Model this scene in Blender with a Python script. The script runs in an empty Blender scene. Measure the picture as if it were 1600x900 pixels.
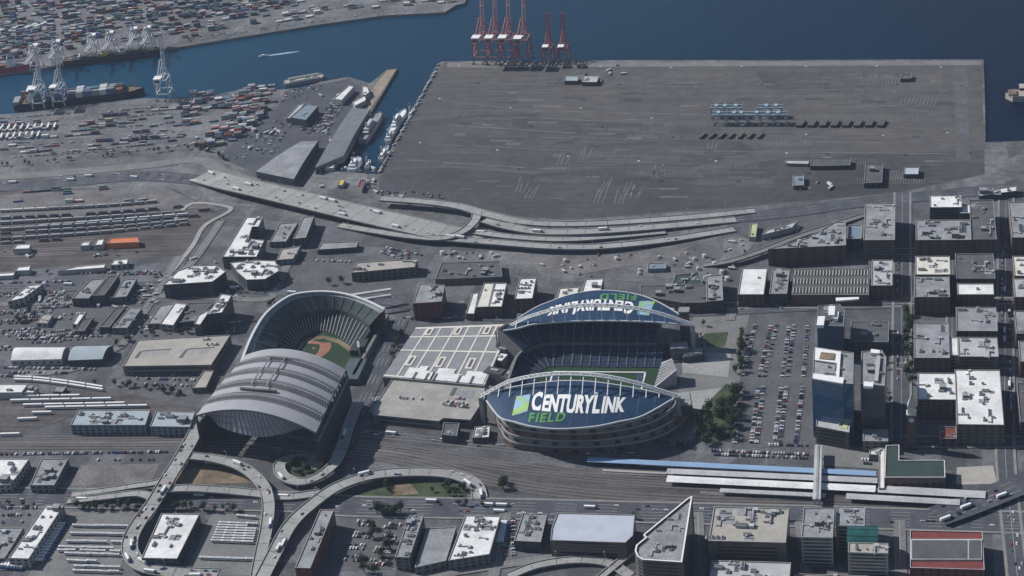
import bpy, bmesh, math, random
from mathutils import Vector, Matrix
from mathutils.geometry import tessellate_polygon
R = math.radians
RND = random.Random(7)
scene = bpy.context.scene
C = scene.collection

# ---------------------------------------------------------------- camera
# world frame: +X north, +Y west, +Z up, metres
FOC, VX, VY, H = 3000.0, 620.0, -1650.0, 1150.0
aw = Vector((VX, VY, FOC)).normalized()
an = Vector((FOC*FOC/VX, 0, -FOC)).normalized()
au = an.cross(aw)
cam_d = bpy.data.cameras.new('camera'); cam = bpy.data.objects.new('camera', cam_d); C.objects.link(cam)
ex = Vector((an.x, aw.x, au.x)); ey = Vector((an.y, aw.y, au.y)); ez = Vector((an.z, aw.z, au.z))
m = Matrix(((ex.x, -ey.x, -ez.x, 0), (ex.y, -ey.y, -ez.y, 0), (ex.z, -ey.z, -ez.z, H), (0, 0, 0, 1)))
cam.matrix_world = m
cam_d.sensor_width = 36; cam_d.lens = 36*FOC/1600; cam_d.clip_start = 5; cam_d.clip_end = 60000
scene.camera = cam
# ---------------------------------------------------------------- light
SUN_EL, SUN_W = 41.0, 14.0                     # sun a little west of south
world = bpy.data.worlds.new('World'); scene.world = world; world.use_nodes = True
nt = world.node_tree; bg = nt.nodes['Background']
sky = nt.nodes.new('ShaderNodeTexSky'); sky.sky_type = 'NISHITA'; sky.sun_disc = False
sky.sun_elevation = R(SUN_EL); sky.sun_rotation = R(-(90-SUN_W)); sky.air_density = 1.0; sky.dust_density = 0.6; sky.altitude = 100
nt.links.new(sky.outputs[0], bg.inputs[0]); bg.inputs[1].default_value = 0.062
sl = bpy.data.lights.new('sun', 'SUN'); sl.energy = 4.1; sl.angle = R(0.5); sl.color = (1.0, 0.965, 0.93)
sun = bpy.data.objects.new('sun', sl); C.objects.link(sun)
sd = Vector((-math.cos(R(SUN_EL))*math.cos(R(SUN_W)), math.cos(R(SUN_EL))*math.sin(R(SUN_W)), math.sin(R(SUN_EL))))
sun.rotation_euler = sd.to_track_quat('Z', 'Y').to_euler(); sun.location = (0, 0, 3000)
scene.view_settings.view_transform = 'Standard'; scene.view_settings.look = 'None'
scene.view_settings.gamma = 1; scene.view_settings.exposure = 0.36
scene.cycles.volume_bounces = 0
HAZE = 0.000024

# ---------------------------------------------------------------- helpers
def P(px, py, z=0.0):
    """point of the plane at height z seen at photo pixel (px,py)"""
    d = ex*(px-800) + ey*(py-450) + ez*FOC
    t = (z-H)/d.z
    return Vector((d.x*t, d.y*t, z))
def PY(px, py, Y):
    """point of the vertical plane y=Y"""
    d = ex*(px-800) + ey*(py-450) + ez*FOC
    t = Y/d.y
    return Vector((d.x*t, Y, H+d.z*t))
def proj(p):
    v = p - Vector((0, 0, H)); z = v.dot(ez)
    return (v.dot(ex)/z*FOC+800, v.dot(ey)/z*FOC+450)

MATS = {}
def mat(name, col, rough=0.85, var=0.18, scale=0.08, metal=0.0, col2=None, spec=0.3, fine=0.0, streak=0.0, bump=0.0, parcel=0.0):
    if name in MATS: return MATS[name]
    mt = bpy.data.materials.new(name); mt.use_nodes = True
    n = mt.node_tree; b = n.nodes['Principled BSDF']
    b.inputs['Roughness'].default_value = rough; b.inputs['Metallic'].default_value = metal
    b.inputs['Specular IOR Level'].default_value = spec
    L = n.links
    if var > 0:
        g = n.nodes.new('ShaderNodeNewGeometry')
        t = n.nodes.new('ShaderNodeTexNoise'); t.inputs['Scale'].default_value = scale; t.inputs['Detail'].default_value = 6
        t.inputs['Roughness'].default_value = 0.65
        L.new(g.outputs['Position'], t.inputs['Vector'])
        r = n.nodes.new('ShaderNodeValToRGB')
        c2 = col2 or tuple(c*(1+var) for c in col); c1 = col if col2 else tuple(c*(1-var) for c in col)
        r.color_ramp.elements[0].position = 0.35; r.color_ramp.elements[1].position = 0.65
        r.color_ramp.elements[0].color = (*c1, 1); r.color_ramp.elements[1].color = (*c2, 1)
        L.new(t.outputs[0], r.inputs[0]); out = r.outputs[0]
        def mul(src, val, lo, hi):
            mr = n.nodes.new('ShaderNodeMapRange'); mr.inputs[1].default_value = 0.3; mr.inputs[2].default_value = 0.7
            mr.inputs[3].default_value = lo; mr.inputs[4].default_value = hi; L.new(val, mr.inputs[0])
            mx = n.nodes.new('ShaderNodeMix'); mx.data_type = 'RGBA'; mx.blend_type = 'MULTIPLY'; mx.inputs[0].default_value = 1
            L.new(src, mx.inputs[6]); L.new(mr.outputs[0], mx.inputs[7]); return mx.outputs[2]
        if fine > 0:
            t2 = n.nodes.new('ShaderNodeTexNoise'); t2.inputs['Scale'].default_value = scale*9; t2.inputs['Detail'].default_value = 4
            L.new(g.outputs['Position'], t2.inputs['Vector']); out = mul(out, t2.outputs[0], 1-fine, 1+fine)
        if streak > 0:
            mp = n.nodes.new('ShaderNodeMapping'); mp.inputs['Scale'].default_value = (0.006, 0.12, 0.1)
            L.new(g.outputs['Position'], mp.inputs[0])
            t3 = n.nodes.new('ShaderNodeTexNoise'); t3.inputs['Scale'].default_value = 1.0; t3.inputs['Detail'].default_value = 5
            L.new(mp.outputs[0], t3.inputs['Vector']); out = mul(out, t3.outputs[0], 1-streak, 1+streak)
        if parcel > 0:
            for sc_, am in ((.022, parcel), (.06, parcel*.55)):
                mp = n.nodes.new('ShaderNodeMapping'); mp.inputs['Scale'].default_value = (sc_, sc_*.7, 0)
                vz = n.nodes.new('ShaderNodeTexVoronoi'); vz.distance = 'CHEBYCHEV'; vz.inputs['Scale'].default_value = 1.0; vz.inputs['Randomness'].default_value = .55
                L.new(g.outputs['Position'], mp.inputs[0]); L.new(mp.outputs[0], vz.inputs['Vector'])
                sp = n.nodes.new('ShaderNodeSeparateColor'); L.new(vz.outputs['Color'], sp.inputs[0]); out = mul(out, sp.outputs[0], 1-am, 1+am)
        L.new(out, b.inputs['Base Color'])
        if bump > 0:
            bp = n.nodes.new('ShaderNodeBump'); bp.inputs['Strength'].default_value = bump; bp.inputs['Distance'].default_value = 0.5
            L.new(t.outputs[0], bp.inputs['Height']); L.new(bp.outputs[0], b.inputs['Normal'])
    else:
        b.inputs['Base Color'].default_value = (*col, 1)
    MATS[name] = mt; return mt
M = dict(
 land=mat('ground_urban', (0.114,0.116,0.119), .95, .3, .012, fine=.28, parcel=.18),
 asphalt=mat('asphalt', (0.064,0.069,0.082), .9, .2, .03, fine=.18),
 terminal=mat('terminal_asphalt', (0.069,0.071,0.076), .9, .3, .006, fine=.16, streak=.14, col2=(.090,.084,.080)),
 city=mat('city_ground', (0.092,0.094,0.102), .95, .22, .03, fine=.25, parcel=.2),
 lot=mat('parking_asphalt', (0.090,0.091,0.097), .9, .2, .03, fine=.2),
 yard=mat('yard_ground', (0.124,0.125,0.129), .95, .28, .02, fine=.25, streak=.12, parcel=.14),
 dirt=mat('bare_earth', (0.137,0.132,0.131), .95, .3, .03, fine=.25),
 dirtred=mat('brown_scrub', (.16,.125,.085), .95, .35, .04, fine=.3),
 grass=mat('grass_patch', (.045,.06,.03), .95, .4, .05, fine=.3),
 ballast=mat('rail_ballast', (0.078,0.071,0.070), .95, .25, .02, fine=.2, streak=.4),
 steel=mat('rail_steel', (.24,.235,.235), .6, .1, .5),
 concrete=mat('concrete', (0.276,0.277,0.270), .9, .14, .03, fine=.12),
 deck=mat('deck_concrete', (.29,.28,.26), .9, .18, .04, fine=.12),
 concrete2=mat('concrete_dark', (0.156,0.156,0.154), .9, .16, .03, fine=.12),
 barrier=mat('concrete_barrier', (.31,.305,.29), .9, .1, .1),
 paint=mat('road_paint', (.33,.33,.31), .8, .3, .05),
 paintd=mat('worn_paint', (.17,.17,.165), .85, .35, .05),
 pave=mat('pavement', (.20,.195,.185), .9, .15, .08),
 planks=mat('pier_planks', (.26,.215,.165), .95, .2, .06, fine=.2),
 quay=mat('quay_concrete', (.21,.20,.185), .9, .2, .03, fine=.2),
 rwhite=mat('roof_white', (0.627,0.627,0.617), .8, .14, .05, fine=.14),
 rcream=mat('roof_cream', (.58,.56,.50), .85, .1, .08, fine=.08),
 rgrey=mat('roof_grey', (0.233,0.241,0.253), .9, .24, .05, fine=.22),
 rlight=mat('roof_light_grey', (.38,.385,.395), .85, .16, .05, fine=.14),
 rslate=mat('roof_slate', (.15,.16,.18), .9, .14, .07, fine=.12),
 rdark=mat('roof_dark', (.085,.088,.092), .9, .2, .07, fine=.15),
 rtan=mat('roof_tan', (.33,.315,.28), .9, .12, .06, fine=.1),
 rblue=mat('roof_blue_grey', (.30,.35,.38), .7, .1, .05, fine=.05),
 rgreen=mat('roof_green', (.032,.055,.05), .7, .15, .06),
 rlav=mat('roof_pale_blue', (.40,.43,.50), .7, .08, .05, fine=.06),
 rred=mat('roof_red', (0.160,0.044,0.038), .8, .15, .1),
 rorange=mat('roof_orange', (.55,.17,.08), .7, .1, .1),
 ryel=mat('roof_yellow_green', (.42,.45,.25), .8, .1, .1),
 wbrick=mat('wall_brick', (.13,.085,.07), .9, .15, .2),
 wred=mat('wall_red_brick', (.17,.06,.05), .9, .15, .2),
 wgrey=mat('wall_grey', (.16,.16,.16), .9, .12, .1),
 wlight=mat('wall_light', (.34,.335,.32), .9, .1, .1),
 wwhite=mat('wall_white', (.62,.62,.60), .85, .06, .1),
 wbrown=mat('wall_brown', (.13,.115,.10), .9, .1, .1),
 wdark=mat('wall_dark', (.06,.065,.07), .8, .15, .1),
 wblue=mat('wall_blue_grey', (.16,.21,.25), .8, .1, .1),
 glass=mat('window_glass', (.015,.02,.028), .12, 0, spec=.6),
 glassb=mat('blue_glass', (.018,.075,.15), .12, .35, .03, spec=.7),
 glassg=mat('grey_glass', (.04,.05,.06), .2, .3, .05, spec=.6),
 teal=mat('teal_glass', (.02,.10,.095), .25, .3, .08, spec=.6),
 wshade=mat('shadow_steel', (.028,.03,.036), .8, .2, .1),  # steel with the shade beside the ballpark roof put into its near-black colour
 cblue=mat('canopy_blue', (.22,.34,.50), .6, .08, .05), unit=mat('roof_unit', (.30,.30,.30), .7, .2, .3), unitd=mat('roof_unit_dark', (.10,.10,.10), .8, .2, .3),
 leaf=mat('foliage', (.018,.034,.015), .9, .45, .25), leaf2=mat('foliage_light', (.038,.056,.024), .9, .4, .25),
 trunk=mat('bark', (.07,.055,.04), .95, .2, .5),
 white=mat('white_paint', (.72,.72,.71), .5, .05, .2), offw=mat('white_steel', (.52,.53,.54), .6, .08, .3),
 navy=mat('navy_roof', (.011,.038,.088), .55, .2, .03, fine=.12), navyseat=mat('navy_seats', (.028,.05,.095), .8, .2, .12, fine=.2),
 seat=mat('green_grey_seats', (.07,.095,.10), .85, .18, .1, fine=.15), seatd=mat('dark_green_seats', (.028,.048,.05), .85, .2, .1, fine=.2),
 turf=mat('field_turf', (.013,.04,.016), .9, .2, .05), mow=mat('field_grass', (.018,.043,.018), .9, .2, .04),
 clay=mat('infield_clay', (.27,.135,.09), .95, .12, .1),
 redc=mat('crane_red', (.33,.10,.085), .6, .15, .2), redb=mat('crane_bright_red', (.45,.05,.05), .5, .1, .2),
 pink=mat('crane_faded_red', (.50,.33,.33), .6, .15, .2),
 pink2=mat('crane_worn_red', (.40,.16,.15), .6, .15, .2), bluec=mat('gantry_blue', (.26,.35,.41), .6, .15, .2),
 letgreen=mat('letter_green', (.07,.23,.07), .6, .05, .2), paleblue=mat('emblem_pale_blue', (.26,.42,.52), .6, .05, .2), lime=mat('emblem_lime', (.30,.48,.16), .6, .05, .2),
 hullb=mat('hull_black', (.02,.025,.035), .5, .2, .1), hullr=mat('hull_red', (.38,.05,.06), .5, .15, .1), hullg=mat('hull_grey', (.22,.225,.25), .6, .15, .1),
 orange=mat('orange_paint', (.50,.16,.05), .6, .1, .2), yellow=mat('yellow_paint', (.50,.40,.08), .6, .1, .2),
 tyre=mat('tyre', (.02,.02,.02), .8, 0),
)
CARCOL = dict(white=(.72,.72,.72), silver=(.38,.39,.40), black=(.018,.018,.02), grey=(.10,.105,.11), red=(.28,.03,.03), blue=(.03,.07,.18))
for k, v in CARCOL.items(): M['car_'+k] = mat('car_'+k, v, .35, 0, spec=.5)
CONT = dict(blue=(.05,.12,.28), red=(.30,.05,.04), brown=(.19,.075,.05), white=(.62,.62,.60), green=(.05,.20,.13), grey=(.26,.27,.28), orange=(.48,.17,.06), teal=(.06,.20,.24), navy=(.035,.045,.10), tan=(.42,.34,.24))
for k, v in CONT.items():
    gy = sum(v)/3; v = tuple(.62*c+.38*(.5*gy+.09) for c in v); M['cont_'+k] = mat('container_'+k, v, .6, .12, .3)
water = bpy.data.materials.new('sea_water'); water.use_nodes = True; MATS['sea_water'] = water
def mk_water():
    n = water.node_tree; b = n.nodes['Principled BSDF']; L = n.links
    g = n.nodes.new('ShaderNodeNewGeometry')
    t0 = n.nodes.new('ShaderNodeTexNoise'); t0.inputs['Scale'].default_value = .0016; t0.inputs['Detail'].default_value = 3
    L.new(g.outputs['Position'], t0.inputs['Vector'])
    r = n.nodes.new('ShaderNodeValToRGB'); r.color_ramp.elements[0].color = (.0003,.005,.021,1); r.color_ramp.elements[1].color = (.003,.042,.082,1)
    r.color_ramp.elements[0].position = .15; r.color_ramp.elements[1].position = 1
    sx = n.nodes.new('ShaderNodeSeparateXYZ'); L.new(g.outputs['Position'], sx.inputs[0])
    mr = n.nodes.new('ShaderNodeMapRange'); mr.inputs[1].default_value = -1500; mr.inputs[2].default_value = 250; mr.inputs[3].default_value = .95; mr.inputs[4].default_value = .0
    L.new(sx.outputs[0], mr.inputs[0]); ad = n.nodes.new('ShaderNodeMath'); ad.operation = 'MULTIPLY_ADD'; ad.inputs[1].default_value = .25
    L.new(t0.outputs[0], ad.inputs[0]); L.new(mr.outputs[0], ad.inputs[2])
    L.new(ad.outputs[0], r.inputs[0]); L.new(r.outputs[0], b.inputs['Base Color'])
    b.inputs['Roughness'].default_value = .32; b.inputs['IOR'].default_value = 1.33; b.inputs['Specular IOR Level'].default_value = .2
    t = n.nodes.new('ShaderNodeTexNoise'); t.inputs['Scale'].default_value = .12; t.inputs['Detail'].default_value = 8
    L.new(g.outputs['Position'], t.inputs['Vector'])
    bp = n.nodes.new('ShaderNodeBump'); bp.inputs['Strength'].default_value = .5; bp.inputs['Distance'].default_value = 1.5
    L.new(t.outputs[0], bp.inputs['Height']); L.new(bp.outputs[0], b.inputs['Normal'])
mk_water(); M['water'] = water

def link(o, parent=None):
    C.objects.link(o)
    if parent is not None: o.parent = parent
    return o
def tag(o, label=None, cat=None, group=None, kind=None):
    if label: o['label'] = label
    if cat: o['category'] = cat
    if group: o['group'] = group
    if kind: o['kind'] = kind
    return o
def empty(name, loc, label=None, cat=None, group=None, rz=0):
    o = bpy.data.objects.new(name, None); link(o); o.location = loc; o.rotation_euler = (0, 0, rz); o.empty_display_size = 2
    return tag(o, label, cat, group)
class MB:
    def __init__(s, off=(0,0,0)): s.v = []; s.f = []; s.mi = []; s.ms = []; s.off = Vector(off)
    def mid(s, mt):
        if mt not in s.ms: s.ms.append(mt)
        return s.ms.index(mt)
    def add(s, vs, fs, mt):
        k = len(s.v); s.v += [tuple(Vector(v)-s.off) for v in vs]; i = s.mid(mt)
        for f in fs: s.f.append(tuple(k+j for j in f)); s.mi.append(i)
        return s
    def box(s, cx, cy, cz, sx, sy, sz, mt, rz=0, taper=1.0):
        c, q = math.cos(rz), math.sin(rz); vs = []
        for dz in (-.5, .5):
            tp = 1 if dz < 0 else taper
            for dx, dy in ((-.5,-.5),(.5,-.5),(.5,.5),(-.5,.5)):
                x, y = dx*sx*tp, dy*sy*tp
                vs.append((cx+x*c-y*q, cy+x*q+y*c, cz+dz*sz))
        return s.add(vs, [(0,3,2,1),(4,5,6,7),(0,1,5,4),(1,2,6,5),(2,3,7,6),(3,0,4,7)], mt)
    def bar(s, a, b, w, mt, h=None):
        a, b = Vector(a), Vector(b); d = (b-a)
        if d.length < 1e-6: return s
        d.normalize(); up = Vector((0,0,1)) if abs(d.z) < .95 else Vector((0,1,0))
        x = d.cross(up).normalized(); y = x.cross(d).normalized(); h = h or w
        vs = []
        for p in (a, b):
            for i, j in ((-.5,-.5),(.5,-.5),(.5,.5),(-.5,.5)): vs.append(p+x*(w*i)+y*(h*j))
        return s.add(vs, [(0,1,2,3),(7,6,5,4),(0,4,5,1),(1,5,6,2),(2,6,7,3),(3,7,4,0)], mt)
    def cyl(s, cx, cy, z0, z1, r0, r1, mt, n=10):
        vs = [(cx+r0*math.cos(2*math.pi*i/n), cy+r0*math.sin(2*math.pi*i/n), z0) for i in range(n)]
        vs += [(cx+r1*math.cos(2*math.pi*i/n), cy+r1*math.sin(2*math.pi*i/n), z1) for i in range(n)]
        return s.add(vs, [(i, (i+1)%n, n+(i+1)%n, n+i) for i in range(n)]+[tuple(range(n, 2*n))], mt)
    def poly(s, pts, z, mt, up=True):
        vs = [Vector((p[0], p[1], z)) for p in pts]; tr = tessellate_polygon([vs]); fs = []
        for t in tr:
            a, b, c = (vs[i] for i in t)
            nz = (b-a).cross(c-a).z
            fs.append(tuple(t) if (nz > 0) == up else tuple(reversed(t)))
        return s.add(vs, fs, mt)
    def sides(s, pts, z0, z1, mt):
        n = len(pts); vs = [(p[0], p[1], z0) for p in pts]+[(p[0], p[1], z1) for p in pts]
        return s.add(vs, [(i, (i+1)%n, n+(i+1)%n, n+i) for i in range(n)], mt)
    def grid(s, rows, mt):
        n = len(rows[0]); vs = [p for r in rows for p in r]
        return s.add(vs, [(i*n+j, i*n+j+1, (i+1)*n+j+1, (i+1)*n+j) for i in range(len(rows)-1) for j in range(n-1)], mt)
    def mesh(s, name):
        me = bpy.data.meshes.new(name); me.from_pydata(s.v, [], s.f)
        for mt in s.ms: me.materials.append(mt)
        me.polygons.foreach_set('material_index', s.mi); me.update(); return me
    def build(s, name, parent=None):
        return link(bpy.data.objects.new(name, s.mesh(name)), parent)
def area(pts):
    return sum(pts[i][0]*pts[(i+1)%len(pts)][1]-pts[(i+1)%len(pts)][0]*pts[i][1] for i in range(len(pts)))/2
def ccw(pts):
    pts = [Vector((p[0], p[1])) for p in pts]
    return pts if area(pts) > 0 else pts[::-1]
def inset(pts, d):
    n = len(pts); out = []
    for i in range(n):
        a, b, c = pts[i-1], pts[i], pts[(i+1)%n]
        e1 = (b-a).normalized(); e2 = (c-b).normalized()
        n1 = Vector((-e1.y, e1.x)); n2 = Vector((-e2.y, e2.x)); k = n1+n2
        if k.length < 1e-4: out.append(b+n1*d); continue
        k.normalize(); out.append(b+k*min(d/max(.25, k.dot(n1)), d*2.5))
    return out
def inside(p, pts):
    c = False; n = len(pts); j = n-1
    for i in range(n):
        if (pts[i][1] > p[1]) != (pts[j][1] > p[1]) and p[0] < (pts[j][0]-pts[i][0])*(p[1]-pts[i][1])/(pts[j][1]-pts[i][1])+pts[i][0]: c = not c
        j = i
    return c
def spline(pts, n=6):
    pts = [Vector(p) for p in pts]
    if len(pts) < 3: return pts
    q = [pts[0]*2-pts[1]]+pts+[pts[-1]*2-pts[-2]]; out = []
    for i in range(1, len(q)-2):
        for k in range(n):
            t = k/n; a, b, c, d = q[i-1], q[i], q[i+1], q[i+2]
            out.append(.5*((2*b)+(c-a)*t+(2*a-5*b+4*c-d)*t*t+(3*b-a-3*c+d)*t*t*t))
    out.append(pts[-1]); return out
def struct(name, mb): o = mb.build(name); o['kind'] = 'structure'; return o
def pix(pts, z=0): return [P(x, y, z) for x, y in pts]

# ---------------------------------------------------------------- water and land
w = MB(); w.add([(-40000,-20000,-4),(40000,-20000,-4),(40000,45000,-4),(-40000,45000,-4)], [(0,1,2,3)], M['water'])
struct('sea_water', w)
def land(name, pts, mt, wall=M['quay']):
    pts = ccw(pts); b = MB(); b.poly(pts, 0, mt); b.sides(pts, -8, 0, wall); return struct(name, b)
coast = [(-260,205),(0,179),(50,175),(112,166),(225,153),(284,155),(300,150),(340,148),(400,134),(440,140),(480,136),(500,128),(545,120),(578,130),(604,109),(621,107),
         (583,170),(556,212),(522,262),(530,268),(590,272),(626,205),(668,128),(684,99),(692,96),(800,95),(1000,94),(1200,94),(1400,93),(1537,93),(1539,160),(1540,222),(1600,220),(1700,218),(1900,219)]
cw = [p.xy for p in pix(coast)]
land('ground', [Vector((-30000, cw[0].y+300))]+cw+[Vector((30000, cw[-1].y)), Vector((30000,-15000)), Vector((-30000,-15000))], M['land'])
isl = [p.xy for p in pix([(-200,138),(0,116),(60,108),(100,100),(180,88),(270,75),(400,54),(500,38),(600,24),(660,21),(695,19),(712,8),(726,5),(732,-8)])]
land('harbour_island_ground', isl+[Vector((isl[-1].x-60, 9000)), Vector((-9000, 12000)), Vector((-9000, isl[0].y+120))], M['yard'])
Z1, Z2, Z3 = .12, .26, .40
ZC = [0]
def zone(name, px, mt, z=Z1):
    ZC[0] += 1; z = (z if z > .8 else {Z1: .1, Z2: .28, Z1+.001: .16, Z1+.05: .2}.get(z, .46) + ZC[0]*.004)
    b = MB(); b.poly([p.xy for p in pix(px)], z, mt); return struct(name, b)
zone('terminal_pavement', [(693,97.5),(1534,94.5),(1537,221),(1539,272),(1400,303),(1180,322),(1000,336),(900,343),(820,341),(755,328),(592,305),(592,277),(628,207),(672,128)], M['terminal'])
DK = mat('terminal_dark_asphalt', (0.054,0.055,0.060), .9, .22, .008, fine=.16, streak=.12); MDK = mat('terminal_mid_asphalt', (0.063,0.063,0.067), .9, .22, .008, fine=.16, streak=.1)
zone('terminal_pavement', [(598,268),(700,262),(830,272),(960,262),(1080,270),(1230,246),(1400,238),(1538,236),(1538,271),(1400,301),(1180,320),(1000,334),(900,341),(820,339),(755,326),(593,303)], DK, Z1+.001)
zone('terminal_pavement', [(640,190),(760,178),(900,190),(1120,196),(1180,236),(1080,262),(960,256),(830,266),(700,258),(604,262)], MDK, Z1+.001)
zone('terminal_pavement', [(722,136),(830,133),(790,150),(735,152)], MDK, Z1+.001)
zone('terminal_pavement', [(1180,112),(1330,112),(1320,142),(1200,140)], MDK, Z1+.001)
zone('quay_apron', [(700,98),(1534,95),(1534,102),(698,106)], M['concrete2'], Z2)
DK = mat('terminal_dark_asphalt', (0.054,0.055,0.060), .9, .22, .008, fine=.16, streak=.12); MDK = mat('terminal_mid_asphalt', (0.063,0.063,0.067), .9, .22, .008, fine=.16, streak=.1)
zone('terminal_pavement', [(598,268),(700,262),(830,272),(960,262),(1080,270),(1230,246),(1400,238),(1538,236),(1538,271),(1400,301),(1180,320),(1000,334),(900,341),(820,339),(755,326),(593,303)], DK, Z1+.001)
zone('terminal_pavement', [(640,190),(760,178),(900,190),(1120,196),(1180,236),(1080,262),(960,256),(830,266),(700,258),(604,262)], MDK, Z1+.001)
zone('terminal_pavement', [(722,136),(830,133),(790,150),(735,152)], MDK, Z1+.001)
zone('terminal_pavement', [(1180,112),(1330,112),(1320,142),(1200,140)], MDK, Z1+.001)
zone('quay_apron', [(1490,106),(1512,106),(1516,250),(1494,252)], M['lot'], Z2)
zone('pier_deck', [(604,110.5),(619,108.5),(578,171),(558,170)], M['planks'])
zone('container_yard_pavement', [(-250,206),(0,181),(112,168),(225,155),(284,157),(300,152),(340,150),(400,136),(440,142),(430,165),(330,225),(0,258),(-250,280)], M['yard'])
zone('ferry_yard_pavement', [(445,142),(500,131),(545,124),(570,140),(575,172),(520,250),(440,290),(340,245),(435,165)], M['asphalt'])
zone('railway_ground', [(-300,300),(0,290),(210,285),(270,295),(340,330),(345,345),(300,380),(280,410),(0,440),(-300,460)], M['ballast'])
zone('highway_verge', [(-300,275),(0,262),(300,236),(360,258),(400,285),(340,320),(270,290),(0,300),(-300,320)], M['yard'], Z1+.05)
zone('dirt_lot', [(0,305),(250,290),(330,325),(200,330),(0,350)], M['dirt'], Z2)
zone('city_ground', [(-350,440),(0,425),(280,400),(350,340),(540,345),(760,385),(960,392),(1150,360),(1180,332),(1330,318),(1700,290),(1900,950),(-350,980)], M['city'], Z1)
zone('parking_yard', [(0,445),(250,440),(560,400),(680,395),(640,460),(400,470),(360,520),(170,540),(0,540)], M['lot'], Z2)
zone('construction_ground', [(700,392),(850,395),(960,396),(1050,384),(1150,364),(1180,380),(1140,425),(1000,440),(830,440),(690,408)], M['yard'], Z2)
zone('dirt_lot', [(820,400),(900,398),(1000,400),(1080,385),(1060,402),(900,430),(840,425)], M['dirt'], Z3)
zone('parking_lot', [(1172,497),(1272,497),(1274,700),(1142,700),(1150,600)], M['lot'], Z2)
zone('plaza', [(1085,490),(1172,490),(1165,520),(1150,640),(1100,680),(1040,700),(1062,600)], M['concrete2'], Z2)
for q in ([(1066,552),(1142,552),(1138,590),(1066,583)], [(1062,614),(1132,606),(1112,642),(1066,640)]): zone('plaza', q, M['concrete'], Z3)
zone('excavation_lot', [(127,727),(250,725),(238,750),(212,757),(110,760)], M['dirt'], Z2)
zone('truck_yard', [(110,800),(225,798),(190,880),(190,900),(40,905)], M['concrete2'], Z2)
zone('truck_yard', [(330,803),(412,805),(405,900),(290,900)], M['concrete2'], Z2)
zone('parking_lot', [(530,805),(640,808),(612,890),(490,893)], M['lot'], Z2)
zone('scrub_ground', [(272,735),(330,728),(390,740),(403,755),(280,757)], M['dirtred'], Z2)
zone('scrub_ground', [(420,712),(520,710),(500,745),(440,752)], M['grass'], Z2)
zone('scrub_ground', [(552,772),(600,752),(690,752),(732,765),(728,779),(560,780)], M['grass'], Z2)
zone('scrub_ground', [(610,760),(640,755),(655,772),(615,776)], M['dirtred'], Z3)
zone('railway_ground', [(-350,682),(0,681),(300,678),(480,686),(600,690),(800,722),(1000,745),(1280,758),(1600,768),(1600,796),(1480,806),(1250,800),(1060,795),(900,782),(780,768),(600,722),(480,712),(300,708),(0,705),(-350,706)], M['ballast'], Z2)
zone('railway_ground', [(160,607),(320,640),(310,655),(120,650),(0,690),(-100,690),(-100,600),(60,615)], M['ballast'], Z2)
zone('lawn', [(1100,522),(1138,519),(1132,542),(1104,543)], M['grass'], Z3)
zone('lawn', [(1085,650),(1135,600),(1152,605),(1140,690),(1100,690)], M['grass'], Z3+.1)
zone('tan_plaza', [(1495,731),(1552,728),(1558,757),(1494,758)], M['rtan'], Z3)

def strip(pts, w):
    L_, R_ = [], []
    for i, p in enumerate(pts):
        d = (pts[min(i+1, len(pts)-1)]-pts[max(i-1, 0)]); d.z = 0
        if d.length < 1e-6: d = Vector((1,0,0))
        d.normalize(); n = Vector((-d.y, d.x, 0)); L_.append(p+n*w/2); R_.append(p-n*w/2)
    return L_, R_
def road(name, px, w, mt=M['asphalt'], z=Z3, lines=0, kerb=False):
    ZC[0] += 1; z = z if z > 2 else .7+(z-Z3)+ZC[0]*.004
    pts = spline([P(x, y, z) for x, y in px]); l, r = strip(pts, w); b = MB(); b.grid([r, l], mt)
    if kerb:
        for s in (1, -1):
            a, c = strip(pts, w+3.6*0+3.0*2)
            e = a if s > 0 else c; q = l if s > 0 else r
            up = Vector((0,0,.14)); rows = [[p+up for p in q], [p+up for p in e]]
            b.grid(rows if s > 0 else rows[::-1], M['pave'])
    if lines:
        for k in range(1, lines):
            o = (k/lines-.5)*w; cen = []
            for i, p in enumerate(pts):
                cen.append(p+(l[i]-p).normalized()*o+Vector((0,0,.06)))
            for i in range(0, len(cen)-1, 1 if lines == 2 else 2):
                ll, rr = strip(cen[i:i+2], .45); b.grid([rr, ll], M['paint'])
    return struct(name, b)
road('fourth_avenue_road', [(-300,780),(0,777),(100,778),(430,783),(560,791),(800,795),(1000,800),(1250,806),(1450,812),(1560,815),(1800,822)], 34, lines=6, kerb=True)
road('first_avenue_road', [(-300,440),(0,452),(250,445),(420,455),(600,470),(760,495),(900,488),(1100,488),(1250,480),(1440,475),(1700,472)], 20, lines=4, kerb=False, z=Z3)
road('waterfront_road', [(1150,340),(1230,332),(1330,318),(1450,306),(1600,292),(1800,280)], 30, lines=4)
road('waterfront_road', [(-300,285),(0,276),(120,268),(230,258),(290,250),(320,252),(352,270),(400,285)], 24, M['concrete2'], lines=4)
road('highway', [(-300,306),(0,292),(120,283),(210,275),(270,277),(330,284)], 34, M['asphalt'], lines=6)
for px, w_ in (([(1410,300),(1409,470),(1408,690)],18), ([(1572,300),(1571,470),(1570,620),(1572,730),(1590,905)],16), ([(1490,340),(1488,480),(1487,560)],10)):
    road('cross_street', px, w_, lines=2, kerb=True)
for px, w_ in (([(1410,393),(1700,391)],14), ([(1410,470),(1700,470)],12), ([(1410,690),(1700,690)],18), ([(1250,395),(1410,393)],12), ([(1400,572),(1700,570)],10),([(1100,478),(1410,474)],12)):
    road('side_street', px, w_, lines=2, kerb=True, z=Z3+.07)
road('ballpark_street', [(625,500),(600,560),(562,640),(540,705)], 22, lines=4)
road('diagonal_avenue', [(1465,806),(1510,790),(1570,766),(1700,715)], 34, lines=4, z=5)
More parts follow.
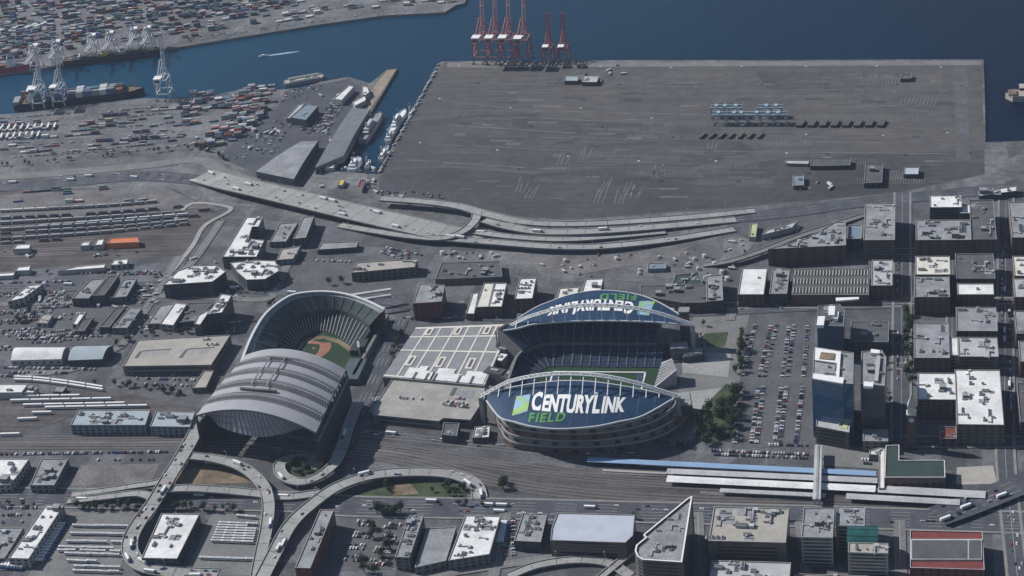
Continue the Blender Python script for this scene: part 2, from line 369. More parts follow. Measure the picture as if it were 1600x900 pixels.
for px in ([(430,800),(400,905)], [(640,905),(800,880),(900,868),(980,872)], [(790,800),(770,905)], [(1090,800),(1095,905)], [(1250,815),(1262,905)], [(1405,812),(1408,905)], [(90,790),(0,890)], [(190,540),(120,575),(40,585)], [(280,400),(230,480),(190,540)], [(345,345),(300,410),(262,440)], [(480,345),(455,400),(430,455)], [(1140,500),(1145,480)]):
    road('side_street', px, 12, M['concrete2'], lines=2, z=Z3+.12)
road('rail_access_road', [(270,345),(300,318),(352,322),(358,330),(320,352),(300,385),(268,425)], 7, M['concrete'], z=Z3+.1)
road('gravel_road', [(0,475),(150,470),(260,462),(400,468),(430,460)], 12, M['concrete2'])

def track(px, n=1, gap=4.5, z=.66):
    ZC[0] += 1; z += ZC[0]*.002
    pts = spline([P(x, y, z) for x, y in px])
    for k in range(n):
        b = MB(); o = (k-(n-1)/2)*gap
        l, r = strip(pts, 2*o+1.5); l2, r2 = strip(pts, 2*o-1.5)
        for e in (l, l2): a, c = strip(e, .5); b.grid([c, a], M['steel'])
        struct('railway_track', b)
track([(-300,688),(0,688),(300,685),(480,692),(600,698),(800,730),(1000,752),(1280,765),(1600,778)], 4, 5)
track([(-300,698),(0,698),(300,698),(480,703),(620,715),(780,752),(900,770),(1060,782),(1250,788),(1500,796)], 4, 6)
track([(560,676),(700,690),(850,705),(1000,712)], 3, 6)
for a in ([(-300,352),(0,338),(160,330),(280,320)], [(-300,362),(0,348),(200,336),(330,328)], [(-300,372),(0,358),(200,345),(330,332)], [(-300,380),(0,366),(200,352),(310,342)], [(-300,388),(0,373),(200,360),(290,350)], [(-300,400),(0,392),(200,385)], [(-300,345),(0,330),(240,316)], [(-300,394),(0,382),(150,374)], [(-300,410),(0,400),(120,395)]): track(a, 2, 6)

# ---------------------------------------------------------------- elevated roads
LAMPS = []
def viaduct(label, px, w, piers=True, mt=M['concrete'], lines=2, cat='elevated road'):
    raw = [P(x, y, z) for x, y, z in px]; pts = spline(raw); c = pts[len(pts)//2]
    root = empty('elevated_road', (c.x, c.y, 0), label, cat)
    off = (c.x, c.y, 0); l, r = strip(pts, w); th = Vector((0,0,1.6))
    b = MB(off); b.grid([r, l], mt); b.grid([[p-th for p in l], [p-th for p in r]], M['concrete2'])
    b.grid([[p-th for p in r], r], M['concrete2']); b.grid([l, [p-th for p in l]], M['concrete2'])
    b.build('deck', root)
    for e, s in ((l, -1), (r, 1)):
        bb = MB(off); a, c2 = strip(e, .7); h = Vector((0,0,1.1))
        bb.grid([[p+h for p in c2], [p+h for p in a]], M['barrier']); bb.grid([c2, [p+h for p in c2]], M['barrier']); bb.grid([[p+h for p in a], a], M['barrier'])
        bb.build('barrier', root)
    if lines > 1:
        bb = MB(off)
        for k in range(1, lines):
            o = (k/lines-.5)*w; cen = [p+(l[i]-p).normalized()*o+Vector((0,0,.08)) for i, p in enumerate(pts)]
            for i in range(0, len(cen)-1, 2):
                ll, rr = strip(cen[i:i+2], .4); bb.grid([rr, ll], M['paint'])
        bb.build('lane_marking', root)
    bb = MB(off); acc = 0
    for i in range(1, len(pts)):
        acc += (pts[i]-pts[i-1]).length
        if acc > 22:
            acc = 0; u_ = Vector((0,0,.06)); dd = (pts[i]-pts[i-1]).normalized()*.35; bb.add([l[i]+u_-dd, r[i]+u_-dd, r[i]+u_+dd, l[i]+u_+dd], [(0,1,2,3)], M['wdark'])
    if bb.v: bb.build('expansion_joint', root)
    acc = 0
    for i in range(1, len(pts)):
        acc += (pts[i]-pts[i-1]).length
        if acc > 45 and label[:5] != 'short': acc = 0; LAMPS.append((l[i], math.atan2((r[i]-l[i]).y, (r[i]-l[i]).x), label))
    if piers:
        acc = 0
        for i in range(1, len(pts)-1):
            acc += (pts[i]-pts[i-1]).length
            if acc > 34 and pts[i].z > 3.2:
                acc = 0; q = MB(off); d = (pts[i+1]-pts[i-1]); rz = math.atan2(d.y, d.x)
                n = Vector((-math.sin(rz), math.cos(rz), 0)); z1 = pts[i].z-1.7
                for s in ((-1, 1) if w > 13 else (0,)):
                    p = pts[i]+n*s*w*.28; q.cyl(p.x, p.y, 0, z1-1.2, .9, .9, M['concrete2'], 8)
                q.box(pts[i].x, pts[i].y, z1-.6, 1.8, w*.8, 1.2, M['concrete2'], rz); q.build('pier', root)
    return root, pts
VD = {}
def vd(key, *a, **k): VD[key] = viaduct(*a, **k)[1]
vd('hwy', 'broad elevated highway with many lanes beside the empty container terminal', [(314,274,3),(360,286,9),(400,295,11),(480,314,11),(560,333,11),(640,351,10),(700,364,8),(755,371,3)], 44, lines=8)
vd('ramp_n', 'upper curved ramp running along the edge of the empty terminal', [(596,310,11),(660,315,11),(715,322,11),(755,333,11),(820,347,10),(900,350,9),(1000,345,7),(1090,338,4),(1180,329,1)], 15)
vd('loop', 'elevated loop ramp bending back under the upper ramp beside the highway', [(745,331,10.5),(741,345,10.5),(722,362,10),(690,372,9),(640,369,8),(585,361,5),(530,352,1.5)], 13)
vd('mid', 'middle elevated lanes curving north past the construction yard', [(757,343,9),(800,355,9),(850,362,8),(930,361,7),(1040,353,4),(1150,343,1)], 17, lines=3)
vd('low', 'lower elevated lanes with a long dark shadow beside the construction yard', [(700,373,7),(780,379,8),(860,385,8),(940,385,7),(1040,375,4),(1148,358,1)], 15)
vd('low2', 'short connecting ramp between the middle and lower elevated lanes', [(740,362,6),(800,370,6),(880,374,5),(960,369,3),(1040,362,1.5)], 13)
vd('over', 'long overpass climbing over the railway beside the ballpark then curving to ground', [(330,634,9),(316,655,10),(290,703,12),(262,748,12),(238,788,11),(218,815,10),(204,842,8),(205,866,7),(222,884,6),(262,893,4),(340,897,1)], 17, lines=3)
vd('rE', 'curving ramp from the overpass down past the bus yard', [(293,712,11.5),(335,717,11),(378,730,11),(408,755,10),(419,785,9),(416,825,7),(408,862,5),(400,905,2)], 13)
vd('rW1', 'narrow ramp dropping from the overpass beside the excavated lot', [(262,748,11),(240,755,9),(205,760,7),(160,767,5),(112,773,1.5)], 10)
vd('rW2', 'slightly lower ramp dropping west of the overpass towards the avenue', [(240,778,10),(222,772,9),(200,772,7.5),(160,777,5),(105,783,1.2)], 11)
vd('rM', 'straight ramp linking the overpass to the spiral ramp', [(262,764,10),(300,763,9),(350,766,6),(400,771,3),(450,776,3),(500,770,2)], 13)
vd('spiral', 'spiral ramp curling round a clump of trees behind the ballpark', [(560,628,10),(545,665,10),(535,697,10),(522,724,9),(498,744,8),(468,753,7),(443,744,6),(436,729,5),(446,719,4),(470,716,3),(492,722,2),(497,732,1)], 13)
vd('long', 'long curved ramp sweeping from the bottom edge over to the stadium avenue', [(408,905,4),(430,862,6),(452,822,8),(482,792,9),(524,762,9),(575,744,9),(630,738,8),(690,739,6),(728,748,4),(745,762,2),(750,779,.8)], 16, lines=3)
vd('bot', 'low curved ramp at the bottom edge beside the pale flat roof', [(795,900,3),(840,883,4),(900,875,4),(950,880,3),(985,900,1)], 11)
vd('bot2', 'straight narrow ramp beside the wedge shaped tower', [(935,905,2),(965,880,3),(988,862,3)], 8)
vd('pier_e', 'low dark access bridge between the rail yard and the city grid', [(1100,414,1.5),(1140,408,6),(1190,392,7),(1240,372,7),(1300,352,4),(1350,336,1)], 10, mt=M['concrete2'])

# ---------------------------------------------------------------- buildings
def unit_mesh(v):
    b = MB()
    if v == 4: b.box(0,0,.7,13,.9,.9,M['unit']); b.box(-5,1.8,.7,.9,4,.9,M['unit']); b.box(4,-1.5,.9,2.6,2.6,1.8,M['rlight']); return b.mesh('rooftop_unit')
    if v == 5:
        b.box(0,0,.1,12,3.2,.2,M['rgrey'])
        for k in range(4): b.box(k*3-4.5,0,.5,1.6,2.6,1,M['rlight']); b.box(k*3-4.5,0,1.05,1.2,2.2,.14,M['glassg'])
        return b.mesh('rooftop_unit')
    if v == 6: b.box(0,0,.06,9,7,.12,M['rgrey']); b.box(0,0,.5,.5,7,.8,M['unit']); b.box(2,2,.8,2,1.4,1.5,M['unit']); return b.mesh('rooftop_unit')
    if v == 0: b.box(0,0,.8,4,3,1.6,M['unit']); b.cyl(-.9,0,1.6,2.0,1,1,M['unitd'],8); b.cyl(.9,0,1.6,2.0,1,1,M['unitd'],8)
    elif v == 1: b.box(0,0,1,6,2.6,2,M['unit']); b.box(0,0,2.15,6.4,1.2,.3,M['unitd']); b.box(3.6,0,.6,1.4,1.4,1.2,M['unit'])
    elif v == 2: b.box(0,0,1.6,5,5,3.2,M['wgrey']); b.box(0,0,3.35,5.5,5.5,.3,M['rgrey']); b.box(0,-2.55,1.1,1.1,.1,2.2,M['unitd'])
    else: b.cyl(0,0,0,1.6,1.3,1.3,M['unit'],10); b.cyl(0,0,1.6,2.1,1.5,.6,M['unitd'],10)
    return b.mesh('rooftop_unit')
UM = [unit_mesh(i) for i in range(7)]
def win_mesh(mt):
    b = MB(); b.box(0,0,0,1,.16,1,M['unitd']); b.add([(-.42,-.10,-.42),(.42,-.10,-.42),(.42,-.10,.42),(-.42,-.10,.42)], [(0,1,2,3)], mt); return b.mesh('window')
WM = {'glass': win_mesh(M['glass']), 'glassg': win_mesh(M['glassg'])}
def part(name, me, parent, loc, rz=0, sc=(1,1,1)):
    o = bpy.data.objects.new(name, me); link(o, parent); o.location = loc; o.rotation_euler = (0,0,rz); o.scale = sc; return o
def quad(a, b=None, h=0):
    """axis aligned footprint from the near-left and far-right roof corners"""
    p, q = P(*a, h), P(*b, h); x0, x1 = sorted((p.x, q.x)); y0, y1 = sorted((p.y, q.y))
    return [(x0,y0),(x1,y0),(x1,y1),(x0,y1)]
def building(name, label, px, h, roof, wall, style='win', units=4, cat='building', z0=0, floor=4.0, bay=7.0, seed=None, par=1.0, group=None, rimm=None, rimw=.7):
    rr = random.Random(hash(label) % 1000 if seed is None else seed)
    rr = random.Random(sum(map(ord, label)))
    pts = ccw(quad(px[0], px[1], h) if len(px) == 2 else [p.xy for p in pix(px, h)])
    c = sum(pts, Vector((0,0)))/len(pts); off = (c.x, c.y, 0)
    root = empty(name, (c.x, c.y, 0), label, cat, group)
    b = MB(off); b.sides(pts, z0, h+par, M[wall]); b.build('wall', root)
    inn = inset(pts, rimw); b = MB(off)
    b.poly(inn, h, M[roof]); b.build('roof', root)
    if par > 0:
        b = MB(off); n = len(pts); rm = M[rimm or ('barrier' if roof not in ('rdark','rgreen') else 'rgrey')]
        b.add([(*p, h+par) for p in pts]+[(*p, h+par) for p in inn], [(i, (i+1)%n, n+(i+1)%n, n+i) for i in range(n)], rm)
        b.add([(*p, h) for p in inn]+[(*p, h+par) for p in inn], [((i+1)%n, i, n+i, n+(i+1)%n) for i in range(n)], M[wall])
        b.build('parapet', root)
    xs = [p.x for p in pts]; ys = [p.y for p in pts]; sp = max(xs)-min(xs); core = inset(pts, 5 if sp > 20 else 3)
    if units > 1: units = int(units*1.5)+int(abs(area(pts))/900)
    k = tries = 0
    while k < units and tries < 80:
        tries += 1; p = Vector((rr.uniform(min(xs), max(xs)), rr.uniform(min(ys), max(ys))))
        if inside(p, core) and inside(p, pts):
            k += 1; v = rr.choice((0,0,1,1,2,3,4,4,5,6)); s = rr.uniform(.7, 1.5) * (1.25 if sp > 50 else 1)
            part('rooftop_unit', UM[v], root, (p.x-c.x, p.y-c.y, h), rr.choice((0, math.pi/2)), (s, s, s))
    # windows
    n = len(pts); nf = max(1, int(h/floor)); cnt = 0
    if style != 'none':
        for i in range(n):
            a, d = pts[i], pts[(i+1)%n]; e = d-a; ln = e.length; e.normalize(); nm = Vector((e.y, -e.x)); rz = math.atan2(e.y, e.x)
            if ln < 6 or nm.y > .4: continue
            if style == 'rib':
                for f in range(nf):
                    z = z0+(f+.55)*(h-z0)/nf; m_ = (a+d)/2-c+nm*.09
                    part('window', WM['glass'], root, (m_.x, m_.y, z), rz, (ln*.92, 1, (h-z0)/nf*.5)); cnt += 1
            else:
                nb = max(1, int(ln/bay)); fl = nf
                while nb*fl > 36 and nb > 3: nb -= 1
                while nb*fl > 45 and fl > 2: fl -= 1
                for f in range(fl):
                    for j in range(nb):
                        z = z0+(f+.55)*(h-z0)/fl; m_ = a+e*((j+.5)/nb*ln)-c+nm*.09
                        if cnt < 95: part('window', WM['glass'], root, (m_.x, m_.y, z), rz, (ln/nb*.5, 1, (h-z0)/fl*.52)); cnt += 1
    return root
B = building
# --- west of the ballpark
B('office_building','white office block with an open rear court beside the highway',[(385,340),(411,340),(404,355),(394,355),(388,374),(413,376),(401,402),(347,402)],18,'rwhite','wgrey','rib',6)
B('office_building','white roofed block with a clipped right corner south of the ballpark street',[(277,424),(300,416),(337,415),(353,425),(332,441),(255,446)],20,'rwhite','wdark','rib',7)
B('office_building','white roofed square block east of the open court office',[(360,411),(400,407),(430,408),(436,424),(414,437),(385,438),(370,425)],16,'rwhite','wdark','rib',7)
B('warehouse','long flat tan roofed warehouse beside a triangular car park',[(557,411),(652,405),(648,418),(549,427)],13,'rtan','wbrown','win',2)
B('warehouse','dark solar panelled roof warehouse west of the football stadium',[(690,411),(782,409),(785,433),(680,437)],9,'rdark','wbrown','none',5)
B('warehouse','slim grey shed beside the lower highway ramps',[(502,380),(560,378),(557,387),(496,391)],7,'rgrey','wdark','win',0)
B('workshop','grey roofed workshop next to the dark hall by the highway',[(437,350),(466,348),(447,378),(421,379)],8,'rgrey','wgrey','win',2)
B('workshop','dark gabled hall standing beside the grey workshop',[(474,340),(491,338),(478,372),(458,374)],14,'rgrey','wdark','win',0)
B('workshop','small tan flat roofed workshop under the elevated highway',[(440,390),(470,385),(458,405),(432,407)],8,'rtan','wblue','win',1)
B('apartment_building','dark red brick block north west of the ballpark',[(655,445),(695,446),(690,472),(645,475)],24,'rgrey','wred','win',4)
B('warehouse','narrow white roofed hall leftmost of the halls west of the stadium',[(738,459),(748,458),(741,491),(728,491)],9,'rwhite','wbrown','win',0)
B('warehouse','cream roofed brick hall between two white roofed halls',[(756,443),(772,443),(763,480),(743,481)],15,'rcream','wbrick','win',1)
B('warehouse','white roofed brick hall with roof units beside the cream hall',[(773,443),(792,443),(784,480),(763,480)],15.5,'rwhite','wbrick','win',5)
B('warehouse','bright white roofed block just left of the stadium arch',[(812,436),(838,435),(832,467),(804,468)],20,'rwhite','wbrick','win',5)
B('warehouse','cream roofed low block behind the far stadium arch',[(874,451),(905,449),(900,470),(868,472)],15,'rcream','wbrick','win',2)
B('warehouse','small white roofed block behind the crown of the far arch',[(915,437),(943,436),(938,457),(908,459)],18,'rwhite','wbrick','win',1)
B('warehouse','teal roofed shed with a ridge west of the stadium street',[(1055,430),(1092,426),(1098,446),(1050,448)],12,'rgreen','wdark','win',3)
B('warehouse','long dark roofed warehouse directly behind the stadium north corner',[(1000,447),(1050,446),(1110,445),(1112,473),(1068,474),(1000,462)],14,'rdark','wbrick','win',4)
B('warehouse','mixed grey roof block next to the dark warehouse',[(1103,432),(1128,430),(1130,470),(1104,472)],16,'rgrey','wdark','win',6)
B('warehouse','dark flat roofed depot with a blue side in the construction yard',[(1012,412),(1040,411),(1041,420),(1012,421)],5,'wblue','wblue','none',1)
# --- left side city
def L(label,px,h,roof,wall,style='win',units=3,name='warehouse',**k): return B(name,label,px,h,roof,wall,style,units,**k)
L('white roofed hall at the left edge near the rail yard',[(43,447),(68,444),(37,466),(12,472)],10,'rwhite','wlight')
L('dark roofed shed in deep shadow left of two slanting sheds',[(142,437),(165,436),(139,467),(112,467)],12,'rgrey','wdark')
L('slim dark blue shed between the slanting sheds',[(170,432),(186,431),(163,462),(145,463)],14,'rdark','wdark','none',0)
L('slanting pale roofed shed with a dark right wall',[(192,438),(214,436),(198,464),(176,466)],10,'rgrey','wdark')
L('long dark roofed shed in the middle of the left yards',[(180,482),(196,480),(171,512),(155,512)],9,'rdark','wdark','win',0)
L('grey roofed shed right of the long dark roofed shed',[(202,481),(222,482),(199,513),(175,513)],9,'rgrey','wgrey')
L('small tan roofed house among parked cars at far left',[(66,492),(83,492),(74,506),(57,505)],6,'rtan','wlight','win',1)
L('narrow white roofed shed among parked cars',[(122,491),(133,491),(121,508),(113,507)],7,'rwhite','wgrey','win',0)
L('low dark shed beside the narrow white shed',[(128,500),(146,496),(132,518),(116,518)],6,'rdark','wbrick','win',0)
L('plain white roofed parallelogram warehouse south west of the ballpark',[(273,474),(292,476),(271,509),(250,507)],10,'rwhite','wlight','win',1)
L('grey roofed annex joined to the white parallelogram warehouse',[(250,478),(272,475),(250,506),(230,507)],7,'rgrey','wgrey','win',1)
B('office_building','tall white roofed building with a stepped plan beside the ballpark',[(345,460),(362,462),(347,489),(324,492),(313,508),(303,507),(310,493),(330,482)],26,'rwhite','wdark','rib',5)
L('dark roofed hall between the white warehouse and stepped building',[(295,474),(334,473),(306,502),(275,505)],7,'rdark','wdark','none',2)
L('small grey roofed shed at the foot of the parking garage',[(318,580),(334,580),(322,606),(300,607)],7,'rtan','wgrey','win',0)
L('blue grey metal shed with roof vents nearest the passenger trains',[(122,641),(235,641),(227,665),(110,665)],13,'rblue','wblue','win',9)
L('shorter blue grey metal shed beside the overpass',[(244,643),(305,644),(297,668),(234,667)],13,'rblue','wblue','win',5)
L('white roofed depot at the left edge behind the trains',[(-30,601),(44,601),(34,614),(-30,615)],9,'rwhite','wlight','none',1)
L('small white roofed store next to the left edge depot',[(46,605),(60,606),(52,614),(37,614)],7,'rwhite','wlight','none',1)
L('small grey flat roofed hut beside the trains',[(85,604),(104,605),(98,613),(82,612)],5,'rgrey','wgrey','win',0)
L('big white roofed warehouse cut by the left edge',[(-40,718),(46,718),(17,758),(-40,759)],10,'rwhite','wlight','win',3)
L('grey roofed warehouse beside the excavated lot',[(65,718),(107,717),(85,759),(47,759)],10,'rgrey','wgrey','win',7)
L('very long white roofed depot with a row of trucks along it',[(71,790),(100,790),(45,874),(13,873)],12,'rwhite','wlight','win',9)
L('grey roofed building at the lower left corner',[(-30,825),(37,825),(8,872),(-30,880)],8,'rgrey','wgrey','win',3)
L('white roofed hall ringed by the curving overpass',[(252,803),(312,804),(277,874),(221,873)],12,'rwhite','wdark','win',5)
L('long grey roofed brick block with a teal corner by the curved ramp',[(500,797),(522,797),(485,889),(461,888)],20,'rgrey','wred','win',5)
L('long narrow grey roofed block between two car parks',[(640,806),(662,806),(640,872),(617,871)],16,'rgrey','wgrey','win',8)
L('plain grey roofed hall left of the large white roof',[(667,826),(713,824),(697,877),(648,888)],9,'rgrey','wgrey','win',0)
L('large weathered white roofed warehouse near the bottom edge',[(727,806),(782,807),(765,867),(700,877)],12,'rwhite','wgrey','win',12)
L('small cluttered grey roofed block beside the pale blue roof',[(817,803),(855,804),(845,848),(803,846)],12,'rgrey','wdark','win',7)
L('pale blue grey roofed hall with clipped corners beside the wedge tower',[(871,802),(992,805),(989,838),(977,849),(860,845),(862,826)],20,'rlav','wbrown','rib',0)
b_wedge = B('office_tower','wedge shaped office tower with a pointed tip and rounded corner',[(1082,777),(1066,881),(1004,877),(996,872),(992,863),(994,854),(1009,842),(1005,838),(1074,781)],46,'rgrey','wbrown','rib',6,par=2,rimm='white',rimw=1.5)
b_big = B('office_building','broad brown office block with a large flat grey roof',[(1107,846),(1233,795)],34,'rtan','wbrown','rib',10,floor=4.2,rimw=1.0)
B('office_building','grey roofed block under the broad brown office block',[(1105,925),(1236,880)],20,'rlight','wgrey','rib',6)
B('office_building','office block with pale horizontal bands below the rail footbridge',[(1252,840),(1304,795)],34,'rgrey','wlight','rib',5,floor=4)
B('office_building','rear office wing behind the teal arched roof',[(1306,822),(1352,793)],30,'rgrey','wlight','rib',4)
B('office_building','second pale banded office block right of the blue court',[(1325,864),(1388,850)],32,'rtan','wlight','rib',4,floor=4)
B('apartment_building','low tan roofed strip along the bottom edge beside the banded offices',[(1240,915),(1400,902)],8,'rtan','wgrey','win',3)
# --- pioneer square
B('office_building','grey roofed waterfront block left of the main cross street',[(1349,376),(1399,318)],28,'rgrey','wbrown','rib',9)
B('office_building','wide grey roofed block below the white penthouse',[(1431,376),(1516,344)],25,'rgrey','wbrick','win',10)
B('office_building','block with a bright white penthouse roof near the terminal',[(1453,325),(1502,306)],30,'rwhite','wdark','rib',2)
B('office_building','small block with a white box roof beside the penthouse block',[(1500,334),(1516,320)],24,'rwhite','wdark','win',0)
B('apartment_building','dark green grey roofed block next to the wide grey block',[(1518,375),(1552,313)],24,'rdark','wbrick','win',6)
B('apartment_building','grey roofed block cut by the right edge near the waterfront',[(1581,372),(1650,316)],24,'rgrey','wbrick','win',5)
B('apartment_building','block with a bright half white roof beside the main cross street',[(1430,430),(1484,401)],26,'rcream','wbrick','win',7)
B('apartment_building','grey roofed block attached below the half white roof',[(1429,465),(1483,431)],24,'rgrey','wbrick','win',6)
B('apartment_building','dark roofed block right of the half white roof',[(1494,436),(1552,397)],22,'rdark','wbrick','win',6)
B('apartment_building','white strip roofed block with a brown front wall',[(1496,461),(1552,444)],21,'rwhite','wbrick','win',1)
B('apartment_building','white roofed block at the right edge upper row',[(1585,432),(1650,401)],24,'rcream','wbrick','win',4)
B('apartment_building','grey roofed block at the right edge middle row',[(1585,465),(1650,436)],22,'rlight','wbrick','win',4)
B('apartment_building','grey roofed block above the pair of pale parapet roofs',[(1495,518),(1556,481)],20,'rgrey','wbrick','win',5)
B('apartment_building','tall narrow grey roofed block beside the street trees',[(1428,560),(1482,506)],20,'rgrey','wbrown','win',5)
B('office_building','office with a pale roof inside a light parapet rim',[(1498,558),(1558,528)],22,'rlight','wbrown','rib',5)
B('office_building','thin white link building between two grey roofed blocks',[(1482,556),(1496,528)],18,'rwhite','wlight','win',0)
B('apartment_building','white roofed block with a square dark patch of plant',[(1434,625),(1494,584)],25,'rwhite','wbrick','win',6)
B('office_building','largest bright white roof in the old town grid',[(1495,664),(1562,579)],26,'rwhite','wbrown','win',10)
B('apartment_building','small red roofed corner block below the largest white roof',[(1468,686),(1494,668)],10,'rred','wbrick','win',2)
B('apartment_building','grey and red roofed block at the right edge',[(1588,522),(1650,487)],20,'rgrey','wbrick','win',3)
B('apartment_building','grey roofed block at the right edge lower row',[(1594,566),(1650,534)],20,'rgrey','wbrick','win',3)
B('apartment_building','dark roofed block at the right edge beside the wide street',[(1594,660),(1650,600)],18,'rdark','wbrick','win',4)
B('apartment_building','light grey roofed block joined to the ribbed long roof',[(1361,447),(1395,407)],20,'rlight','wbrick','win',7)
B('warehouse','bright white square roof west of the big car park',[(1153,461),(1199,420)],17,'rwhite','wbrick','win',1)
B('warehouse','cluttered grey roofs between the white square and ribbed roof',[(1202,460),(1234,422)],16,'rgrey','wdark','win',10)
B('office_building','long triangular roofed block pointing at the waterfront ramps',[(1200,390),(1322,384),(1321,347),(1304,348),(1262,372)],24,'rgrey','wbrick','win',9)
B('office_building','small slate roofed infill block beside the triangular block',[(1325,374),(1347,352)],18,'wblue','wdark','win',1)
B('terminal_shed','pale yellow green roofed shed at the head of the ramps',[(1170,371),(1184,350)],6,'ryel','wlight','none',1)
B('terminal_shed','white and grey sheds beside the yellow green roof',[(1190,368),(1198,360),(1246,346),(1238,356)],7,'rlight','wlight','none',5)
B('waterfront_building','long pale roofed pergola building at the right waterfront',[(1528,300),(1588,291),(1588,299),(1530,307)],8,'rwhite','wdark','win',4)
# ribbed long roof
rb = B('warehouse','long olive roofed hall with rows of skylights',[(1237,461),(1359,420)],15,'rdark','wbrick','none',0,par=.6)
p0, p1 = P(1237,461,15), P(1359,420,15); rc = rb.location
for i in range(24):
    for j in range(3):
        b = MB(); x = p0.x+(i+.5)*(p1.x-p0.x)/24-rc.x; y = p0.y+(j+.5)*(p1.y-p0.y)/3-rc.y
        b.add([(x-.9,y-7,15.1),(x+.9,y-7,15.1),(x+.9,y+7,15.1),(x-.9,y+7,15.1),(x,y-7,16.6),(x,y+7,16.6)], [(0,1,4),(2,3,5),(1,2,5,4),(3,0,4,5)], M['rtan']); b.build('skylight', rb)
# --- towers
def glass_faces(root, pts, h, z0, nx, nz, names=('window_band',), mt=M['glassb']):
    pts = ccw(pts); c = root.location
    for i in range(len(pts)):
        a, d = pts[i], pts[(i+1)%len(pts)]; e = d-a; ln = e.length
        if ln < 4: continue
        e.normalize(); nm = Vector((e.y,-e.x)); rz = math.atan2(e.y, e.x)
        for f in range(nz):
            b = MB(); zc = z0+(f+.5)*(h-z0)/nz; hh = (h-z0)/nz*.84; m_ = (a+d)/2+nm*.15
            b.box(m_.x-c.x, m_.y-c.y, zc, ln*.96, .25, hh, mt, rz); b.build('window_band', root)
def tower(label, px, h, roof, wall, z0=0, mt=M['glassb'], fl=3.6):
    r = B('glass_tower', label, px, h, roof, wall, 'none', 3, cat='tower', z0=z0)
    pts = quad(px[0], px[1], h) if len(px) == 2 else [p.xy for p in pix(px, h)]
    glass_faces(r, [Vector(p) for p in pts], h, z0+1, 1, int((h-z0)/fl), mt=mt)
    return r
t1 = tower('northern blue glass tower with stepped white roof boxes by the car park',[(1277,509),(1318,511),(1320,486),(1312,476),(1278,478)],45,'rdark','wdark')
t2 = tower('taller blue glass tower with a bright white roof and brown patch',[(1269,592),(1319,600),(1333,601),(1334,552),(1312,549),(1272,543)],74,'rgrey','wdark')
t3 = tower('grey ribbed tower with a white roof end beside the blue glass tower',[(1345,600),(1382,604),(1385,560),(1378,548),(1346,550)],66,'rgrey','wgrey',mt=M['glassg'])
def slab(root, px, z, th, mt, name='roof_panel'):
    pts = ccw([p.xy for p in pix(px, z)]); c = root.location; b = MB((c.x,c.y,0)); b.sides(pts, z-th, z, mt); b.poly(pts, z, mt); return b.build(name, root)
slab(t1,[(1276,508),(1287,508),(1289,494),(1278,494)],50,4,M['white'],'roof_box'); slab(t1,[(1294,492),(1304,492),(1305,478),(1295,478)],53,6,M['white'],'roof_box')
slab(t1,[(1302,497),(1309,498),(1311,487),(1304,486)],50,4,M['white'],'roof_box'); slab(t1,[(1306,470),(1342,467),(1342,464),(1306,465)],40,2,M['white'],'roof_canopy')
slab(t2,[(1270,591),(1317,599),(1319,590),(1271,583)],76.5,1.2,M['white']); slab(t2,[(1273,562),(1308,567),(1311,549),(1274,543)],76.5,1.2,M['white'])
slab(t2,[(1306,590),(1311,591),(1314,549),(1309,549)],76.7,1.2,M['white']); slab(t2,[(1280,560),(1303,562),(1305,552),(1283,550)],77.5,1,M['dirtred'],'roof_patch')
slab(t3,[(1349,603),(1364,604),(1365,597),(1350,596)],70,3,M['white'],'roof_box'); slab(t3,[(1360,551),(1374,552),(1375,547),(1361,545)],70,3,M['white'],'roof_box')
slab(t3,[(1366,594),(1372,595),(1376,556),(1370,555)],69,2,M['rlight'],'roof_box')
pd = B('podium_building','low podium with a white frame and a green roof corner below the glass tower',[(1275,667),(1327,677),(1329,652),(1277,640)],22,'rlight','wdark','rib',1,group=None)
slab(pd,[(1275,645),(1324,654),(1325,650),(1276,640)],25,1.4,M['white'],'frame'); slab(pd,[(1312,668),(1324,670),(1325,655),(1313,653)],22.6,.5,M['ryel'],'green_roof')
B('podium_building','dark podium with a yellow green corner between the two towers',[(1328,535),(1389,503)],16,'rdark','wdark','win',3)
B('podium_building','grey low podium at the foot of the ribbed tower',[(1348,690),(1388,672)],14,'rgrey','wgrey','win',2)
# garage near the ballpark
g = B('parking_garage','tan open deck parking garage with two recessed ramps beside the ballpark',[(215,532),(360,524),(330,571),(192,573)],13,'rtan','wgrey','rib',0,cat='parking garage',floor=6)
slab(g,[(217,549),(266,546),(263,553),(214,558)],13.1,.1,M['concrete'],'ramp'); slab(g,[(287,546),(330,543),(325,551),(281,556)],13.1,.1,M['concrete'],'ramp')
for q in ([(218,549),(222,549),(215,559),(210,559)],[(290,546),(294,546),(284,559),(279,559)],[(222,547.5),(268,544.5),(267,546),(221,549)],[(293,544.5),(335,542),(334,543.5),(292,546)]): slab(g,q,13.3,.2,M['unitd'],'ramp_opening')
